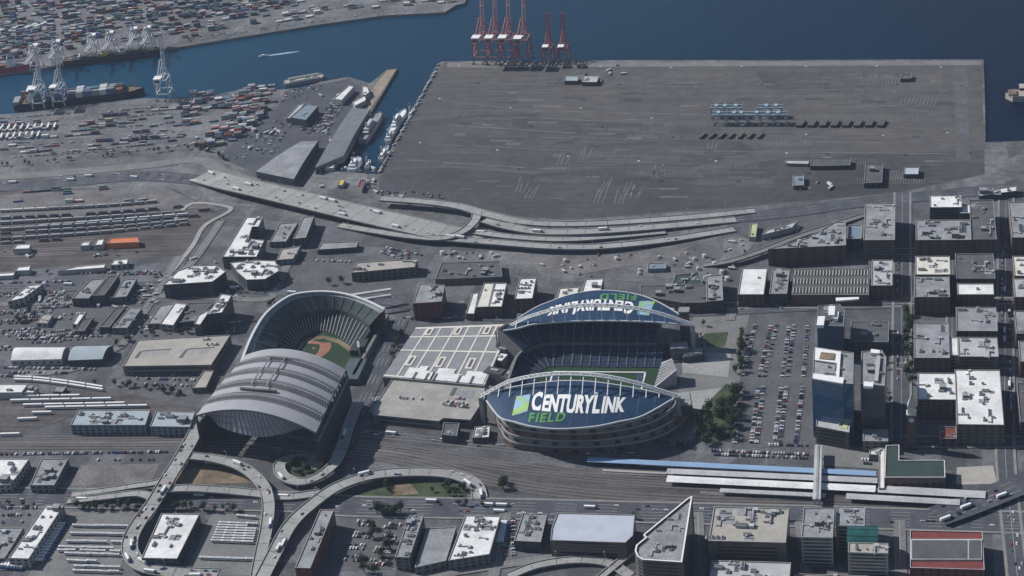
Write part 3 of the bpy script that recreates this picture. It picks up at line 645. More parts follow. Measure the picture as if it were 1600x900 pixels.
# barrel vault sheds
def vault(label, px, h, rise, roof, wall):
    tl, tr, br, bl = [P(x,y,h) for x,y in px]; c = (tl+tr+br+bl)/4; root = empty('vaulted_warehouse', (c.x,c.y,0), label, 'warehouse'); off = (c.x,c.y,0)
    rows = []
    for i in range(13):
        t = i/12; z = math.sin(math.pi*t)*rise; rows.append([bl.lerp(tl,t)+Vector((0,0,z)), br.lerp(tr,t)+Vector((0,0,z))])
    b = MB(off); b.grid([[r[0] for r in rows],[r[1] for r in rows]][::-1], M[roof]); o = b.build('roof', root)
    for p in o.data.polygons: p.use_smooth = True
    b = MB(off); b.sides([p.xy for p in (bl,br,tr,tl)], 0, h, M[wall])
    for s in (0,1):
        col = [r[s] for r in rows]; b.add(col, [tuple(range(len(col)))], M[wall])
    b.build('wall', root)
    for k in range(7):
        q = bl.lerp(br,(k+.5)/7)-c; d = (br-bl); part('window', WM['glass'], root, (q.x, q.y-.1, h*.5), math.atan2(d.y,d.x), (4,1,2.5))
vault('white barrel roofed hall left of the blue barrel roof',[(27,543),(108,543),(96,561),(17,563)],9,6,'rwhite','wlight')
vault('blue grey barrel roofed hall beside the white barrel roof',[(118,541),(176,540),(160,561),(106,563)],10,5,'rblue','wdark')
vault('long pitched grey roofed pier shed beside the moored grey ship',[(550,168),(578,171),(537,243),(492,262)],11,3,'rslate','wgrey')
vault('broad grey roofed quay warehouse beside the pier shed',[(470,221),(497,220),(459,280),(400,268)],12,2,'rgrey','wdark')
# ferry terminal / shipyard buildings
L('long narrow bright white shed standing on the pier base',[(545,134),(553,136),(534,157),(521,155)],9,'rwhite','wlight','none',0)
L('white sheds in an angled cluster beside the timber pier',[(566,135),(574,137),(577,145),(570,150),(572,157),(555,166),(551,160),(565,152)],7,'rwhite','wlight','none',2)
L('dark blue pitched roofed terminal hall among queued trucks',[(478,163),(497,166),(478,188),(453,184)],12,'wblue','wdark','none',1)
L('pale grey shed ridge attached to the dark blue hall',[(466,164),(477,161),(457,186),(447,185)],8,'rlight','wgrey','none',0)
L('small cream roofed shop near the ship slip',[(511,258),(523,257),(521,263),(508,264)],5,'rwhite','wlight','none',0)
L('small red roofed restaurant at the head of the ship slip',[(563,281),(572,281),(565,296),(557,294)],6,'rred','wlight','none',1)
L('small yellow roofed store at the head of the ship slip',[(530,281),(540,281),(535,290),(527,290)],5,'yellow','wlight','none',0)
L('grey green roofed workshop on the terminal near the red cranes',[(883,119),(903,119),(903,127),(882,127)],6,'rblue','wdark','none',0)
L('striped pale roofed workshop on the terminal near the red cranes',[(911,119),(936,119),(933,129),(909,129)],6,'rlight','wdark','none',1)
L('small blue roofed office on the northern terminal edge',[(1413,262),(1436,262),(1435,273),(1412,273)],6,'rlav','wdark','win',0)
L('low dark roofed terminal office near the terminal gate',[(1268,248),(1330,248),(1328,259),(1266,260)],6,'rdark','wdark','win',0)
L('dark square roofed terminal depot beside the dark office',[(1352,256),(1380,256),(1378,286),(1350,287)],7,'rdark','wdark','win',1)
L('thin pale canopy roof beside the dark terminal office',[(1227,251),(1264,251),(1263,257),(1227,256)],4,'rlight','wgrey','none',0)
L('low dark gatehouse with a teal roof at the terminal edge',[(1238,275),(1256,274),(1256,290),(1240,291)],6,'wblue','wdark','none',1)
L('small flat black roofed shelter on the far terminal corner',[(1409,116),(1425,116),(1424,123),(1407,124)],5,'rdark','wdark','none',0)
L('long orange metal freight shed in the rail yard',[(172,373),(215,371),(217,379),(168,381)],8,'rorange','rorange','none',0)
L('white shed joined to the orange freight shed',[(152,375),(163,374),(160,383),(147,384)],7,'rwhite','wlight','none',0)
L('small white hut left of the orange freight shed',[(128,379),(141,378),(139,384),(125,385)],6,'rwhite','wlight','none',0)
L('white rail shed left of the small white hut',[(26,383),(48,382),(46,389),(20,390)],8,'rwhite','wlight','none',0)
L('white roofed office at the right end of the freight strip',[(178,407),(200,405),(199,413),(172,415)],7,'rwhite','wlight','win',1)
L('long thin white roofed freight strip in the rail yard',[(120,417),(165,413),(163,419),(90,424)],6,'rwhite','wlight','none',0)
L('white roofed hut on the left freight strip',[(28,418),(48,416),(46,423),(23,424)],7,'rwhite','wlight','none',0)
L('low white roofed strip at the left edge of the freight yard',[(-30,429),(24,426),(21,431),(-30,434)],5,'rwhite','wlight','none',0)
# --- station
zone('forecourt_paving', [(1285,695),(1384,700),(1384,735),(1285,728)], M['concrete2'], Z3)
canopy_l = B('station_annex','white flat roofed annex along the left side of the old station',[(1371,701),(1383,701),(1382,764),(1373,764),(1373,712),(1358,711),(1358,705)],8,'rwhite','wgrey','none',2)
st = B('railway_station','dark green roofed old railway station with a white rim',[(1384,697),(1405,696),(1405,720),(1476,720),(1477,747),(1382,747)],15,'rgreen','wbrick','win',0,cat='station',rimm='white')
def clock():
    c = P(1424,700,0); r = empty('clock_tower',(c.x,c.y,0),'slender brick clock tower with a pale pyramid top at the old station','tower')
    b = MB(); b.box(0,0,22,9,9,44,M['wbrick']); b.box(0,0,44.6,10.4,10.4,1.2,M['rcream']); b.build('shaft', r)
    b = MB(); b.box(0,0,49.2,8.4,8.4,8,M['rcream']); b.build('belfry', r)
    b = MB(); b.box(0,0,60.2,8.8,8.8,14,M['rlight'],0,.04); b.build('spire', r)
    for k in range(4):
        a = k*math.pi/2; b = MB(); n = 16
        for mt_, rad, o in ((M['unitd'],3,4.56),(M['white'],2.6,4.60)):
            vs = [(rad*math.cos(2*math.pi*i/n), -o, 38+rad*math.sin(2*math.pi*i/n)) for i in range(n)]; b.add(vs, [tuple(range(n))], mt_)
        b.bar((0,-4.65,38),(0,-4.65,40),.3,M['unitd']); b.bar((0,-4.65,38),(1.3,-4.65,38),.3,M['unitd'])
        o = b.build('clock_face', r); o.rotation_euler = (0,0,a)
clock()
def canopy(label, a, b_, w, h, mt, ribs=True, cat='platform canopy'):
    p, q = P(*a, h), P(*b_, h); c = (p+q)/2; d = q-p; ln = d.length; rz = math.atan2(d.y, d.x)
    r = empty('platform_canopy', (c.x,c.y,0), label, cat, rz=rz)
    b = MB(); t = w/2
    b.add([(-ln/2,-t,h-.6),(ln/2,-t,h-.6),(ln/2,0,h+.5),(-ln/2,0,h+.5),(ln/2,t,h-.6),(-ln/2,t,h-.6),(-ln/2,-t,h-1),(ln/2,-t,h-1),(ln/2,t,h-1),(-ln/2,t,h-1)], [(0,1,2,3),(3,2,4,5),(6,7,1,0),(5,4,8,9),(9,8,7,6),(7,8,4,2,1),(6,0,3,5,9)], mt); b.build('roof', r)
    n = max(2, int(ln/16))
    if ribs:
        for i in range(n):
            x = -ln/2+(i+.5)*ln/n; b = MB(); b.cyl(x,0,0,h-.9,.3,.3,M['wgrey'],6); b.bar((x,-t*.8,h-1.1),(x,t*.8,h-1.1),.3,M['wgrey']); b.build('post', r)
canopy('blue roofed platform canopy, longest and nearest the football stadium',(918,717),(1369,739),9,7,M['cblue'])
canopy('white platform canopy directly in front of the blue canopy',(1042,735),(1371,750),10,6.5,M['rlight'])
canopy('broad pale platform canopy, third from the football stadium',(1042,747),(1368,763),12,6.5,M['rwhite'])
canopy('short pale canopy nearest the avenue beside an orange platform',(1125,765),(1290,773),7,6,M['rlight'])
canopy('pale canopy running out from the station towards the diagonal avenue',(1372,763),(1540,772),13,7,M['rlight'])
canopy('lower pale canopy ending under the diagonal avenue',(1322,774),(1500,784),10,6.5,M['rlight'])
zone('platform', [(942,734),(1042,739),(1042,742),(942,737)], M['rtan'], .9); zone('platform', [(942,739),(1040,744),(1040,746),(942,741)], M['dirt'], .9)
zone('platform', [(1094,768),(1130,770),(1130,776),(1094,773)], M['dirt'], .9)
a_, b_ = P(1279,697,11), P(1276,782,11); c_ = (a_+b_)/2
fb = empty('footbridge', (c_.x,c_.y,0), 'pale covered footbridge crossing above the station platforms', 'footbridge')
b = MB((c_.x,c_.y,0)); b.bar(a_, b_, 8, M['rlight'], 3.4); b.build('deck', fb)
b = MB((c_.x,c_.y,0)); b.bar(a_+Vector((0,0,2)), b_+Vector((0,0,2)), 2.2, M['rgrey'], .6); b.build('roof_ridge', fb)
for t in (.08,.35,.65,.93):
    q = a_.lerp(b_, t); b = MB((c_.x,c_.y,0)); b.cyl(q.x-2.5,q.y,0,9.4,.6,.6,M['wgrey'],8); b.cyl(q.x+2.5,q.y,0,9.4,.6,.6,M['wgrey'],8); b.build('pier', fb)
# union station with glazed barrel roof
us = B('station_hall','red brick station hall with a dark glazed roof and pale rim',[(1422,888),(1535,832)],18,'rred','wred','win',0,cat='station',rimm='rlight')
slab(us,[(1423,874),(1534,874),(1534,842),(1423,842)],20,1.8,M['rlight'],'roof_frame'); 
slab(us,[(1425,872),(1511,872),(1511,844),(1425,844)],20.5,.6,M['rdark'],'glazed_roof'); slab(us,[(1514,872),(1532,872),(1532,844),(1514,844)],20.5,.6,M['rdark'],'glazed_roof')
# teal glazed arch
c_ = P(1348,880,0); ta = empty('glazed_arch_hall', (c_.x,c_.y,0), 'teal glazed arched hall between the two banded offices', 'building'); b = MB((c_.x,c_.y,0))
rows = []
for i in range(13):
    a = math.pi*i/12; row = []
    for s in (0,1):
        p = P(1331 if s == 0 else 1368, 826, 24); row.append(Vector((c_.x-15+s*30, c_.y+12-math.cos(a)*17, 18+math.sin(a)*14)))
    rows.append(row)
b.grid([[r[0] for r in rows],[r[1] for r in rows]], M['teal']); o = b.build('glazed_roof', ta)
b = MB((c_.x,c_.y,0)); y0, y1 = rows[0][0].y, rows[-1][0].y; x0, x1 = rows[0][0].x, rows[0][1].x
b.sides([Vector((x0,y0)),Vector((x1,y0)),Vector((x1,y1)),Vector((x0,y1))], 0, 18, M['wdark'])
for s in (0,1): col = [r[s] for r in rows]; b.add(col, [tuple(range(13))], M['teal'])
b.build('wall', ta)
for i in (2,4,6,8,10):
    b = MB((c_.x,c_.y,0)); b.bar(rows[i][0]+Vector((0,0,.2)), rows[i][1]+Vector((0,0,.2)), .5, M['rgreen']); b.build('rib', ta)
# ---------------------------------------------------------------- football stadium
FX, FY = -360.0, 1900.0
fs = empty('football_stadium', (FX, FY, 0), 'football stadium with two white arches over navy roof panels', 'stadium')
FO = Vector((FX, FY, 0))
def upath(d, x1=-285, r0=16, n=10):
    """U shaped line round the pitch, open to the north, offset outward by d"""
    hx, hy = -428.0, 36.0; out = []; cx, r = hx+r0, r0+d
    out.append(Vector((x1, FY+hy+d, 0))); 
    for k in range(1, 7): out.append(Vector((x1+(cx-x1)*k/7, FY+hy+d, 0)))
    for i in range(n+1):
        a = math.pi/2+math.pi/2*i/n; out.append(Vector((cx+r*math.cos(a), FY+hy-r0+r*math.sin(a), 0)))
    out.append(Vector((cx-r, FY, 0)))
    for i in range(n+1):
        a = math.pi+math.pi/2*i/n; out.append(Vector((cx+r*math.cos(a), FY-hy+r0+r*math.sin(a), 0)))
    for k in range(6, 0, -1): out.append(Vector((x1+(cx-x1)*k/7, FY-hy-d, 0)))
    out.append(Vector((x1, FY-hy-d, 0))); return out
def bowl(root, off, path, prof, name, mt, flip=False):
    rows = [[p+Vector((0,0,z)) for p in path(d)] for d, z in prof]
    b = MB(off); b.grid(rows if not flip else rows[::-1], mt); return b.build(name, root)
def tiers(d0, z0, d1, z1, n):
    pr = []
    for i in range(n):
        d = d0+(d1-d0)*i/n; z = z0+(z1-z0)*i/n; pr += [(d, z), (d+(d1-d0)/n, z)]
        pr.append((d+(d1-d0)/n, z+(z1-z0)/n))
    return pr
bowl(fs, FO, lambda d: upath(d), [(0,0),(0,1.5)], 'field_wall', M['wdark'])
bowl(fs, FO, lambda d: upath(d), tiers(0,1.5,30,13,15), 'lower_stand', M['navyseat'])
bowl(fs, FO, lambda d: upath(d, -292), [(30,13),(30,20),(27,20)], 'suite_ring', M['wgrey'])
for sl_ in (slice(0, 15), slice(-13, None)):
    bowl(fs, FO, lambda d: upath(d, -292)[sl_], tiers(27,20,60,40,16), 'upper_stand', M['navyseat'])
    bowl(fs, FO, lambda d: upath(d, -292)[sl_], [(60,40),(62,41.5),(63,41.5),(64,20),(68,19),(70,0)], 'outer_facade', M['concrete2'])
    for e in (0, -1):
        b = MB(FO); pr = [(27,20),(60,40),(63,41.5),(64,20),(70,0),(27,0)]; vs = [upath(d, -292)[sl_][e]+Vector((0,0,z)) for d, z in pr]; b.add(vs, [tuple(range(6))], M['wgrey']); b.build('end_wall', fs)
bowl(fs, FO, lambda d: upath(d, -292)[13:-11], [(30,13),(34,13.2),(35,0)], 'south_concourse', M['concrete2'])
# aisles between seat blocks, each a strip of steps
for lo, hi, z0, z1, nn in ((.5,30,1.7,13.2,1),(27.5,59,20.3,40,1)):
    a, c_ = upath(lo), upath(hi)
    for x in range(-415, -290, 11):
        for s in (1,-1):
            b = MB(FO); b.bar((x, FY+s*(36+lo), z0+.3), (x, FY+s*(36+hi), z1+.5), .9, M['concrete2'], .5); b.build('aisle', fs)
    for i in (range(8, 29, 2) if lo < 1 else (8, 10, 12, 14, 24, 26)):
        b = MB(FO); b.bar(a[i]+Vector((0,0,z0+.3)), c_[i]+Vector((0,0,z1+.5)), .9, M['concrete2'], .5); b.build('aisle', fs)
# outer facade columns
out = upath(66, -292)
for i, p in enumerate(out):
    if i % 2 == 0 and not 14 < i < 24:
        b = MB(FO); b.bar((p.x,p.y,0), (p.x,p.y,38), 1.6, M['wlight']); b.build('column', fs)
# curved east podium, its terraces stepping out to the street
base = spline([P(x,y,0) for x,y in ((768,640),(782,678),(800,700),(850,707),(900,709),(960,706),(1010,698),(1048,684),(1072,664),(1078,642))], 5)
topo = spline([P(x,y,30) for x,y in ((764,625),(782,652),(804,664),(842,672),(895,675),(942,672),(985,662),(1018,650),(1042,634),(1050,622))], 5)
nb_ = len(base)
for k, (z0_, z1_) in enumerate(((0,8),(9,17),(18,26),(27,33))):
    l0 = [p.lerp(q, k/4) for p, q in zip(base, topo)]; l1 = [p.lerp(q, (k+1)/4) for p, q in zip(base, topo)]; b = MB(FO)
    b.grid([[Vector((p.x,p.y,z0_)) for p in l0],[Vector((p.x,p.y,z1_)) for p in l0]][::-1], M['wbrick' if k % 2 == 0 else 'wgrey'])
    b.grid([[Vector((p.x,p.y,z1_)) for p in l0],[Vector((p.x,p.y,z1_)) for p in l1]][::-1], M['concrete']); b.build('podium_terrace', fs)
    b = MB(FO)
    for p, q in zip(l0, l0[1:]): b.bar((p.x,p.y,z1_+.6),(q.x,q.y,z1_+.6),.8,M['wlight'],1.3)
    b.build('terrace_rail', fs)
    for i in range(2, nb_-1, 3):
        p = l0[i]; d = l0[i+1]-l0[i-1]; part('window', WM['glass'], fs, (p.x-FX, p.y-FY-.3, (z0_+z1_)/2), math.atan2(d.y,d.x), (7,3,4.5))
for (x,y),s_,hh,mt_ in (((783,572),(13,16),12,'rwhite'),((775,598),(24,14),16,'wdark'),((790,560),(10,12),16,'rgrey'),((797,600),(10,22),14,'wdark')):
    c_ = P(x,y,0); b = MB(FO); b.box(c_.x,c_.y,hh/2,s_[0],s_[1],hh,M['wgrey'],-.3); b.box(c_.x,c_.y,hh+.5,s_[0]*.96,s_[1]*.96,1,M[mt_],-.3); b.box(c_.x,c_.y,hh+1.6,s_[0]*.4,s_[1]*.3,1.4,M['unit'],-.3); b.build('south_building', fs)
# pitch
b = MB(FO); b.add([(-426,FY-36,.5),(-283,FY-36,.5),(-283,FY+36,.5),(-426,FY+36,.5)], [(0,1,2,3)], M['turf']); b.build('pitch', fs)
b = MB(FO)
def line(x0,y0,x1,y1,w_=.6,mt=M['white'],z=.62):
    b.add([(min(x0,x1)-w_/2,min(y0,y1)-w_/2,z),(max(x0,x1)+w_/2,min(y0,y1)-w_/2,z),(max(x0,x1)+w_/2,max(y0,y1)+w_/2,z),(min(x0,x1)-w_/2,max(y0,y1)+w_/2,z)], [(0,1,2,3)], mt)
for s in (-1,1): line(-413,FY+s*25.4,-303,FY+s*25.4,1.8); line(FX+2+s*55,FY-25,FX+2+s*55,FY+25,1.8)
for k in range(21): line(-403.5+k*4.57,FY-24,-403.5+k*4.57,FY+24,.3,M['grass'])
for k in range(21):
    for s in (-1,1): line(-403.5+k*4.57+2,FY+s*7,-403.5+k*4.57+3,FY+s*7,.3)
b.build('pitch_marking', fs)
for s in (-1,1):
    b = MB(FO); b.add([(FX+2+s*46+ (0 if s>0 else -9),FY-24,.56),(FX+2+s*46+(9 if s>0 else 0),FY-24,.56),(FX+2+s*46+(9 if s>0 else 0),FY+24,.56),(FX+2+s*46+(0 if s>0 else -9),FY+24,.56)], [(0,1,2,3)], M['navyseat']); b.build('end_zone', fs)
    b = MB(FO); x = FX+2+s*56; b.bar((x,FY,0),(x,FY,3),.4,M['yellow']); b.bar((x,FY-2.8,3),(x,FY+2.8,3),.3,M['yellow']); b.bar((x,FY-2.8,3),(x,FY-2.8,12),.3,M['yellow']); b.bar((x,FY+2.8,3),(x,FY+2.8,12),.3,M['yellow']); b.build('goal_post', fs)
# north end: white bleachers and tower
b = MB(FO); q = [(1021,607,4),(1034,566,20),(1050,560,24),(1057,578,20)]; q = [P(*t) for t in q]; b.add(q+[Vector((p.x,p.y,0)) for p in q], [(0,3,2,1),(0,1,5,4),(1,2,6,5),(2,3,7,6),(3,0,4,7)], M['rlight']); b.build('bleachers', fs)
for k in range(1, 8):
    b = MB(FO); b.bar(q[0].lerp(q[1],k/8)+Vector((0,0,.3)), q[0].lerp(q[1],k/8)*0+q[3].lerp(q[2],k/8)+Vector((0,0,.3)), .5, M['concrete2'], .3); b.build('bleacher_row', fs)
tp = P(1072,540,0); b = MB(FO); b.box(tp.x,tp.y,24,11,10,48,M['wdark']); b.box(tp.x,tp.y,48.8,13,12,1.6,M['rgrey']); b.build('tower', fs)
b = MB(FO); b.box(tp.x,tp.y-5.4,36,9,.6,17,M['wred']); b.build('tower_sign', fs)
for (x,y),sx,sy,hh,mt_ in (((1062,556),22,16,14,'wgrey'),((1080,533),18,12,9,'rtan'),((1083,560),26,18,8,'wdark'),((1040,545),20,12,10,'wbrown'),((1068,650),20,30,22,'wbrick'),((1052,668),22,20,20,'wbrick')):
    c_ = P(x,y,0); b = MB(FO); b.box(c_.x,c_.y,hh/2,sx,sy,hh,M[mt_],.2); b.box(c_.x,c_.y,hh+.4,sx*.9,sy*.9,.8,M['rgrey'],.2); b.build('concourse_building', fs)

def interp(poly, X):
    for a, c in zip(poly, poly[1:]):
        if a.x <= X <= c.x: return a.lerp(c, (X-a.x)/(c.x-a.x))
    return poly[0] if X < poly[0].x else poly[-1]
def roof_panel(side, inn, outp, arch, Y, zo):
    """inn, outp: lens edges at heights; arch in the vertical plane y=Y"""
    I = spline([P(x,y,z) for x,y,z in inn], 5); O = spline([P(x,y,z) for x,y,z in outp], 5)
    x0, x1 = max(I[0].x, O[0].x), min(I[-1].x, O[-1].x); NU, NV = 60, 10
    def S(u, v, lift=0):
        X = x0+(x1-x0)*u; a, c = interp(I, X), interp(O, X); p = a.lerp(c, v); p.z += 3.2*math.sin(math.pi*v)*math.sin(math.pi*u)+lift; return p
    up = [[S(i/NU, j/NV) for i in range(NU+1)] for j in range(NV+1)]
    b = MB(FO); b.grid(up if side > 0 else up[::-1], M['navy']); o = b.build('roof_panel', fs)
    for p in o.data.polygons: p.use_smooth = True
    b = MB(FO); b.grid([[p-Vector((0,0,1.2)) for p in r] for r in (up[::-1] if side > 0 else up)], M['wgrey']); b.build('roof_soffit', fs)
    for e in (up[0], up[-1]):
        b = MB(FO)
        for a, c in zip(e, e[1:]): b.bar(a, c, 1.3, M['offw'], 1.8)
        b.build('roof_edge_beam', fs)
    for k in range(1, 12):
        b = MB(FO); cs = [S(k/12, j/10, .12) for j in range(11)]
        for p, q in zip(cs, cs[1:]): b.bar(p, q, .3, M['rslate'], .2)
        b.build('panel_seam', fs)
    A = [PY(x,y,Y) for x,y in arch]; A = spline(A, 6); b = MB(FO)
    for dy, dz in ((-1.8,0),(1.8,0),(0,2.6)):
        for a, c in zip(A, A[1:]): b.bar(a+Vector((0,dy,dz)), c+Vector((0,dy,dz)), 1.15, M['white'])
    for i, (a, c) in enumerate(zip(A, A[1:])):
        s = 1 if i % 2 else -1
        b.bar(a+Vector((0,1.8*s,0)), c+Vector((0,-1.8*s,0)), .6, M['white']); b.bar(a+Vector((0,1.8*s,0)), c+Vector((0,0,2.6)), .6, M['white']); b.bar(a+Vector((0,-1.8*s,0)), c+Vector((0,0,2.6)), .6, M['white'])
    b.build('arch', fs)
    for e in (0, -1):
        p = A[e]; b = MB(FO); b.bar(p, (p.x, p.y, 0), 4.5, M['concrete']); b.build('arch_pylon', fs)
    for k in range(1, 15):
        X = x0+(x1-x0)*k/15; ap = interp(sorted(A, key=lambda p: p.x), X); v = .34 if side > 0 else .02
        u = k/15; t = S(u, v, .6); b = MB(FO); b.bar(ap, t, .95, M['white']); b.build('roof_rib', fs)
    def uv(px, py):
        best = None
        lo = [(i/40, j/20) for i in range(41) for j in range(21)]
        step = (1/40, 1/20); c = None
        for it in range(4):
            bd = 1e18
            for u, v in lo:
                q = proj(S(u, v, .5)); d = (q[0]-px)**2+(q[1]-py)**2
                if d < bd: bd = d; c = (u, v)
            step = (step[0]/4, step[1]/4); lo = [(c[0]+i*step[0], c[1]+j*step[1]) for i in range(-5,6) for j in range(-5,6)]
        return c
    return S, uv
def glyphs(body, offset=.045):
    cu = bpy.data.curves.new('t', 'FONT'); cu.body = body; cu.offset = offset; cu.resolution_u = 3
    o = bpy.data.objects.new('t', cu); C.objects.link(o); dg = bpy.context.evaluated_depsgraph_get(); me = bpy.data.meshes.new_from_object(o.evaluated_get(dg))
    bm = bmesh.new(); bm.from_mesh(me)
    ys = [v.co.y for v in bm.verts]; xs = [v.co.x for v in bm.verts]
    for k in range(1, 10):
        bmesh.ops.bisect_plane(bm, geom=bm.verts[:]+bm.edges[:]+bm.faces[:], plane_co=(0, min(ys)+(max(ys)-min(ys))*k/10, 0), plane_no=(0,1,0))
    bmesh.ops.triangulate(bm, faces=bm.faces[:]); bm.verts.index_update()
    vs = [v.co.copy() for v in bm.verts]; fs_ = [tuple(v.index for v in f.verts) for f in bm.faces]; bm.free()
    bpy.data.objects.remove(o); bpy.data.curves.remove(cu); bpy.data.meshes.remove(me); return vs, fs_
def lettering(S, uv, name, parts, corners, mt, lift=.55):
    vs, fs_ = [], []; x = 0
    for body, sc, sx in parts:
        v, f = glyphs(body); k = len(vs); x0 = min(p.x for p in v); w_ = max(p.x for p in v)-x0
        for p in v: vs.append(Vector((x+(p.x-x0)*sc*sx, p.y*sc)))
        fs_ += [tuple(k+i for i in q) for q in f]; x += w_*sc*sx+(.085 if body != 'ENTURY' else -.01)
    X1 = max(p.x for p in vs); Y0 = 0; Y1 = max(p.y for p in vs)
    bl, br, tr, tl = [Vector(uv(*c)) for c in corners]
    b = MB(FO); pts = []
    for p in vs:
        s, t = p.x/X1, max(0, p.y/Y1); q = bl.lerp(br, s).lerp(tl.lerp(tr, s), t); pts.append(S(q.x, q.y, lift))
    b.add(pts, fs_, mt); o = b.build(name, fs); 
    return o
def emblem(S, uv, corners):
    bl, br, tr, tl = [Vector(uv(*c)) for c in corners]
    def at(s, t): q = bl.lerp(br, s).lerp(tl.lerp(tr, s), t); return S(q.x, q.y, .5)
    def at2(s, t, l): q = bl.lerp(br, s).lerp(tl.lerp(tr, s), t); return S(q.x, q.y, l)
    b = MB(FO); n = 10; b.grid([[at(i/n, j/n) for i in range(n+1)] for j in range(n+1)], M['paleblue'])
    for k in range(7):                                     # radiating green blades
        a0 = math.pi*(.02+k*.075); a1 = a0+.16
        b.add([at2(max(0,min(1,.05+r*math.cos(a))), max(0,min(1,.02+r*math.sin(a))), .75) for a, r in ((a0,.12),(a0,.95),(a1,.95),(a1,.12))], [(0,1,2,3)], M['lime'])
    b.add([at2(s,t,.75) for s,t in ((0,0),(1,.18),(1,.5),(.6,.42),(.25,.3),(0,.32))], [(0,1,2,3,4,5)], M['lime'])
    b.build('emblem', fs)
YN, YF = P(905,619,38).y, P(935,510,38).y
S1, uv1 = roof_panel(1, [(762,617,40),(802,605,47),(864,596.5,52),(914,596,53),(964,602,50),(1012,611,44),(1050,620,40)],
    [(757,622,38),(780,651.6,38),(802,659,39),(833,667,40),(874,670.5,41),(927,667,41),(967,659,40),(1004,650,39),(1045,624,38)][0:1]+[(780,651.6,38),(802,659,39),(833,667,40),(874,670.5,41),(927,667,41),(967,659,40),(1004,650,39),(1054,622,38)],
    [(751,620.5),(787,601),(818,591.5),(864,585),(914,585.5),(958,591),(1004,602),(1059,620)], YN, 40)
S2, uv2 = roof_panel(-1, [(786,517,38),(811,513,41),(833,507,43),(880,503,45),(930,501.5,46),(985,502,45),(1030,504,43),(1062,507,41),(1079,509,38)],
    [(786,514,38),(833,483,40),(864,470,42),(895,460,43),(939,454,44),(989,459,43),(1026,471,42),(1065,494,39),(1079,507,38)],
    [(784,517),(811,503),(833,494),(880,481.5),(933,477.5),(989,482),(1035,492),(1082,508)], YF, 40)
CL = [('C',1.2,.62),('ENTURY',1.0,.68),('L',1.2,.62),('INK',1.0,.66)]
lettering(S1, uv1, 'lettering', CL, [(829,640),(976,643.5),(981,617),(834,612.5)], M['white'])
lettering(S1, uv1, 'lettering', [(c,1,.55) for c in 'F I E L D'.split()], [(825,659.5),(882,657.5),(886,643.5),(828,644.5)], M['letgreen'])
emblem(S1, uv1, [(800,650),(824.5,642),(829,616),(807,619)])
lettering(S2, uv2, 'lettering', CL, [(991,472.5),(858,480.5),(852,497),(989,491)], M['white'])
lettering(S2, uv2, 'lettering', [(c,1,.55) for c in 'F I E L D'.split()], [(995,461),(937,459.5),(937,470),(994,469.5)], M['letgreen'])
emblem(S2, uv2, [(1024,471),(999,471),(996,491),(1014,493)])

# ---------------------------------------------------------------- exhibition hall and plaza deck
eh = empty('exhibition_hall', P(690,555,0), 'exhibition hall roof gridded by pale walkways between both stadiums', 'exhibition hall')
EO = eh.location.copy()
ctl, ctr, cbr, cbl = [P(x,y,14) for x,y in ((650,512),(800,506.5),(757,603),(598,589))]
def E2(u, v, z=0): p = ctl.lerp(ctr, u).lerp(cbl.lerp(cbr, u), v); return Vector((p.x, p.y, 14+z))
b = MB(EO); q = [E2(0,1),E2(1,1),E2(1,0),E2(0,0)]; q = ccw([p.xy for p in q]); b.sides(q, 0, 14, M['wgrey']); b.build('wall', eh)
b = MB(EO); b.grid([[E2(0,1),E2(1,1)],[E2(0,0),E2(1,0)]], mat('hall_roof', (.215,.218,.23), .9, .12, .05, fine=.1)); b.build('roof', eh)
def patch(u0,v0,u1,v1,z,mt,name): b = MB(EO); b.grid([[E2(u0,v1,z),E2(u1,v1,z)],[E2(u0,v0,z),E2(u1,v0,z)]], mt); b.grid([[E2(u0,v1,0),E2(u1,v1,0)],[E2(u0,v1,z),E2(u1,v1,z)]], mt); return b.build(name, eh)
PW = M['rwhite']
for u in (.13,.27,.42,.56,.70,.85,.985): patch(u-.0085,.02,u+.0085,.97,.35,M['rcream'],'walkway')
for v in (.02,.20,.47,.97): patch(0,v-.012 if v>.1 else 0,1,v+.012,.42,M['rcream'],'walkway')
for u in (.17,.47,.77):
    for v0, v1 in ((.03,.17),(.58,.76)):
        patch(u-.035,v0,u+.035,v1,.7,M['rcream'],'vent_kerb'); patch(u-.014,v0+.025,u+.014,v1-.025,.9,M['unitd'],'vent')
for u0,u1,v0 in ((.20,.34,.80),(.30,.42,.84),(.30,.38,.76),(.40,.48,.86),(.49,.66,.78),(.46,.74,.86),(.72,.80,.88),(.78,.98,.80)):
    patch(u0,v0,u1,.985,.9+v0*.1,M['rwhite'] if u0 != .50 else M['rcream'],'roof_block')
for u in (.3,.42,.5,.735,.86): patch(u-.012,.88,u+.012,.99,1.4,M['unitd'],'roof_slot')
pl = B('parking_deck','tan concrete parking deck below the exhibition hall roof',[(613,593),(757,606),(758,622),(735,657),(693,654),(686,659),(582,649),(584,636)],11,'deck','wgrey','rib',0,cat='parking deck',floor=5.5)
slab(pl,[(711,607),(742,609),(738,622),(706,618)],11.3,.2,M['rgrey'],'deck_patch'); slab(pl,[(709,605),(715,606),(708,618),(702,617)],11.5,.2,M['unitd'],'ramp_opening')
B('workshop','small building with a bright white roof below the parking deck',[(742,668),(766,666),(764,684),(738,685)],7,'rwhite','wdark','win',6)
B('workshop','dark cluttered low building left of the parking deck',[(583,622),(598,620),(590,645),(577,645)],8,'rgrey','wdark','win',5)
B('workshop','dark cube building under the right corner of the parking deck',[(693,661),(718,662),(714,682),(690,680)],10,'rdark','wdark','none',1)
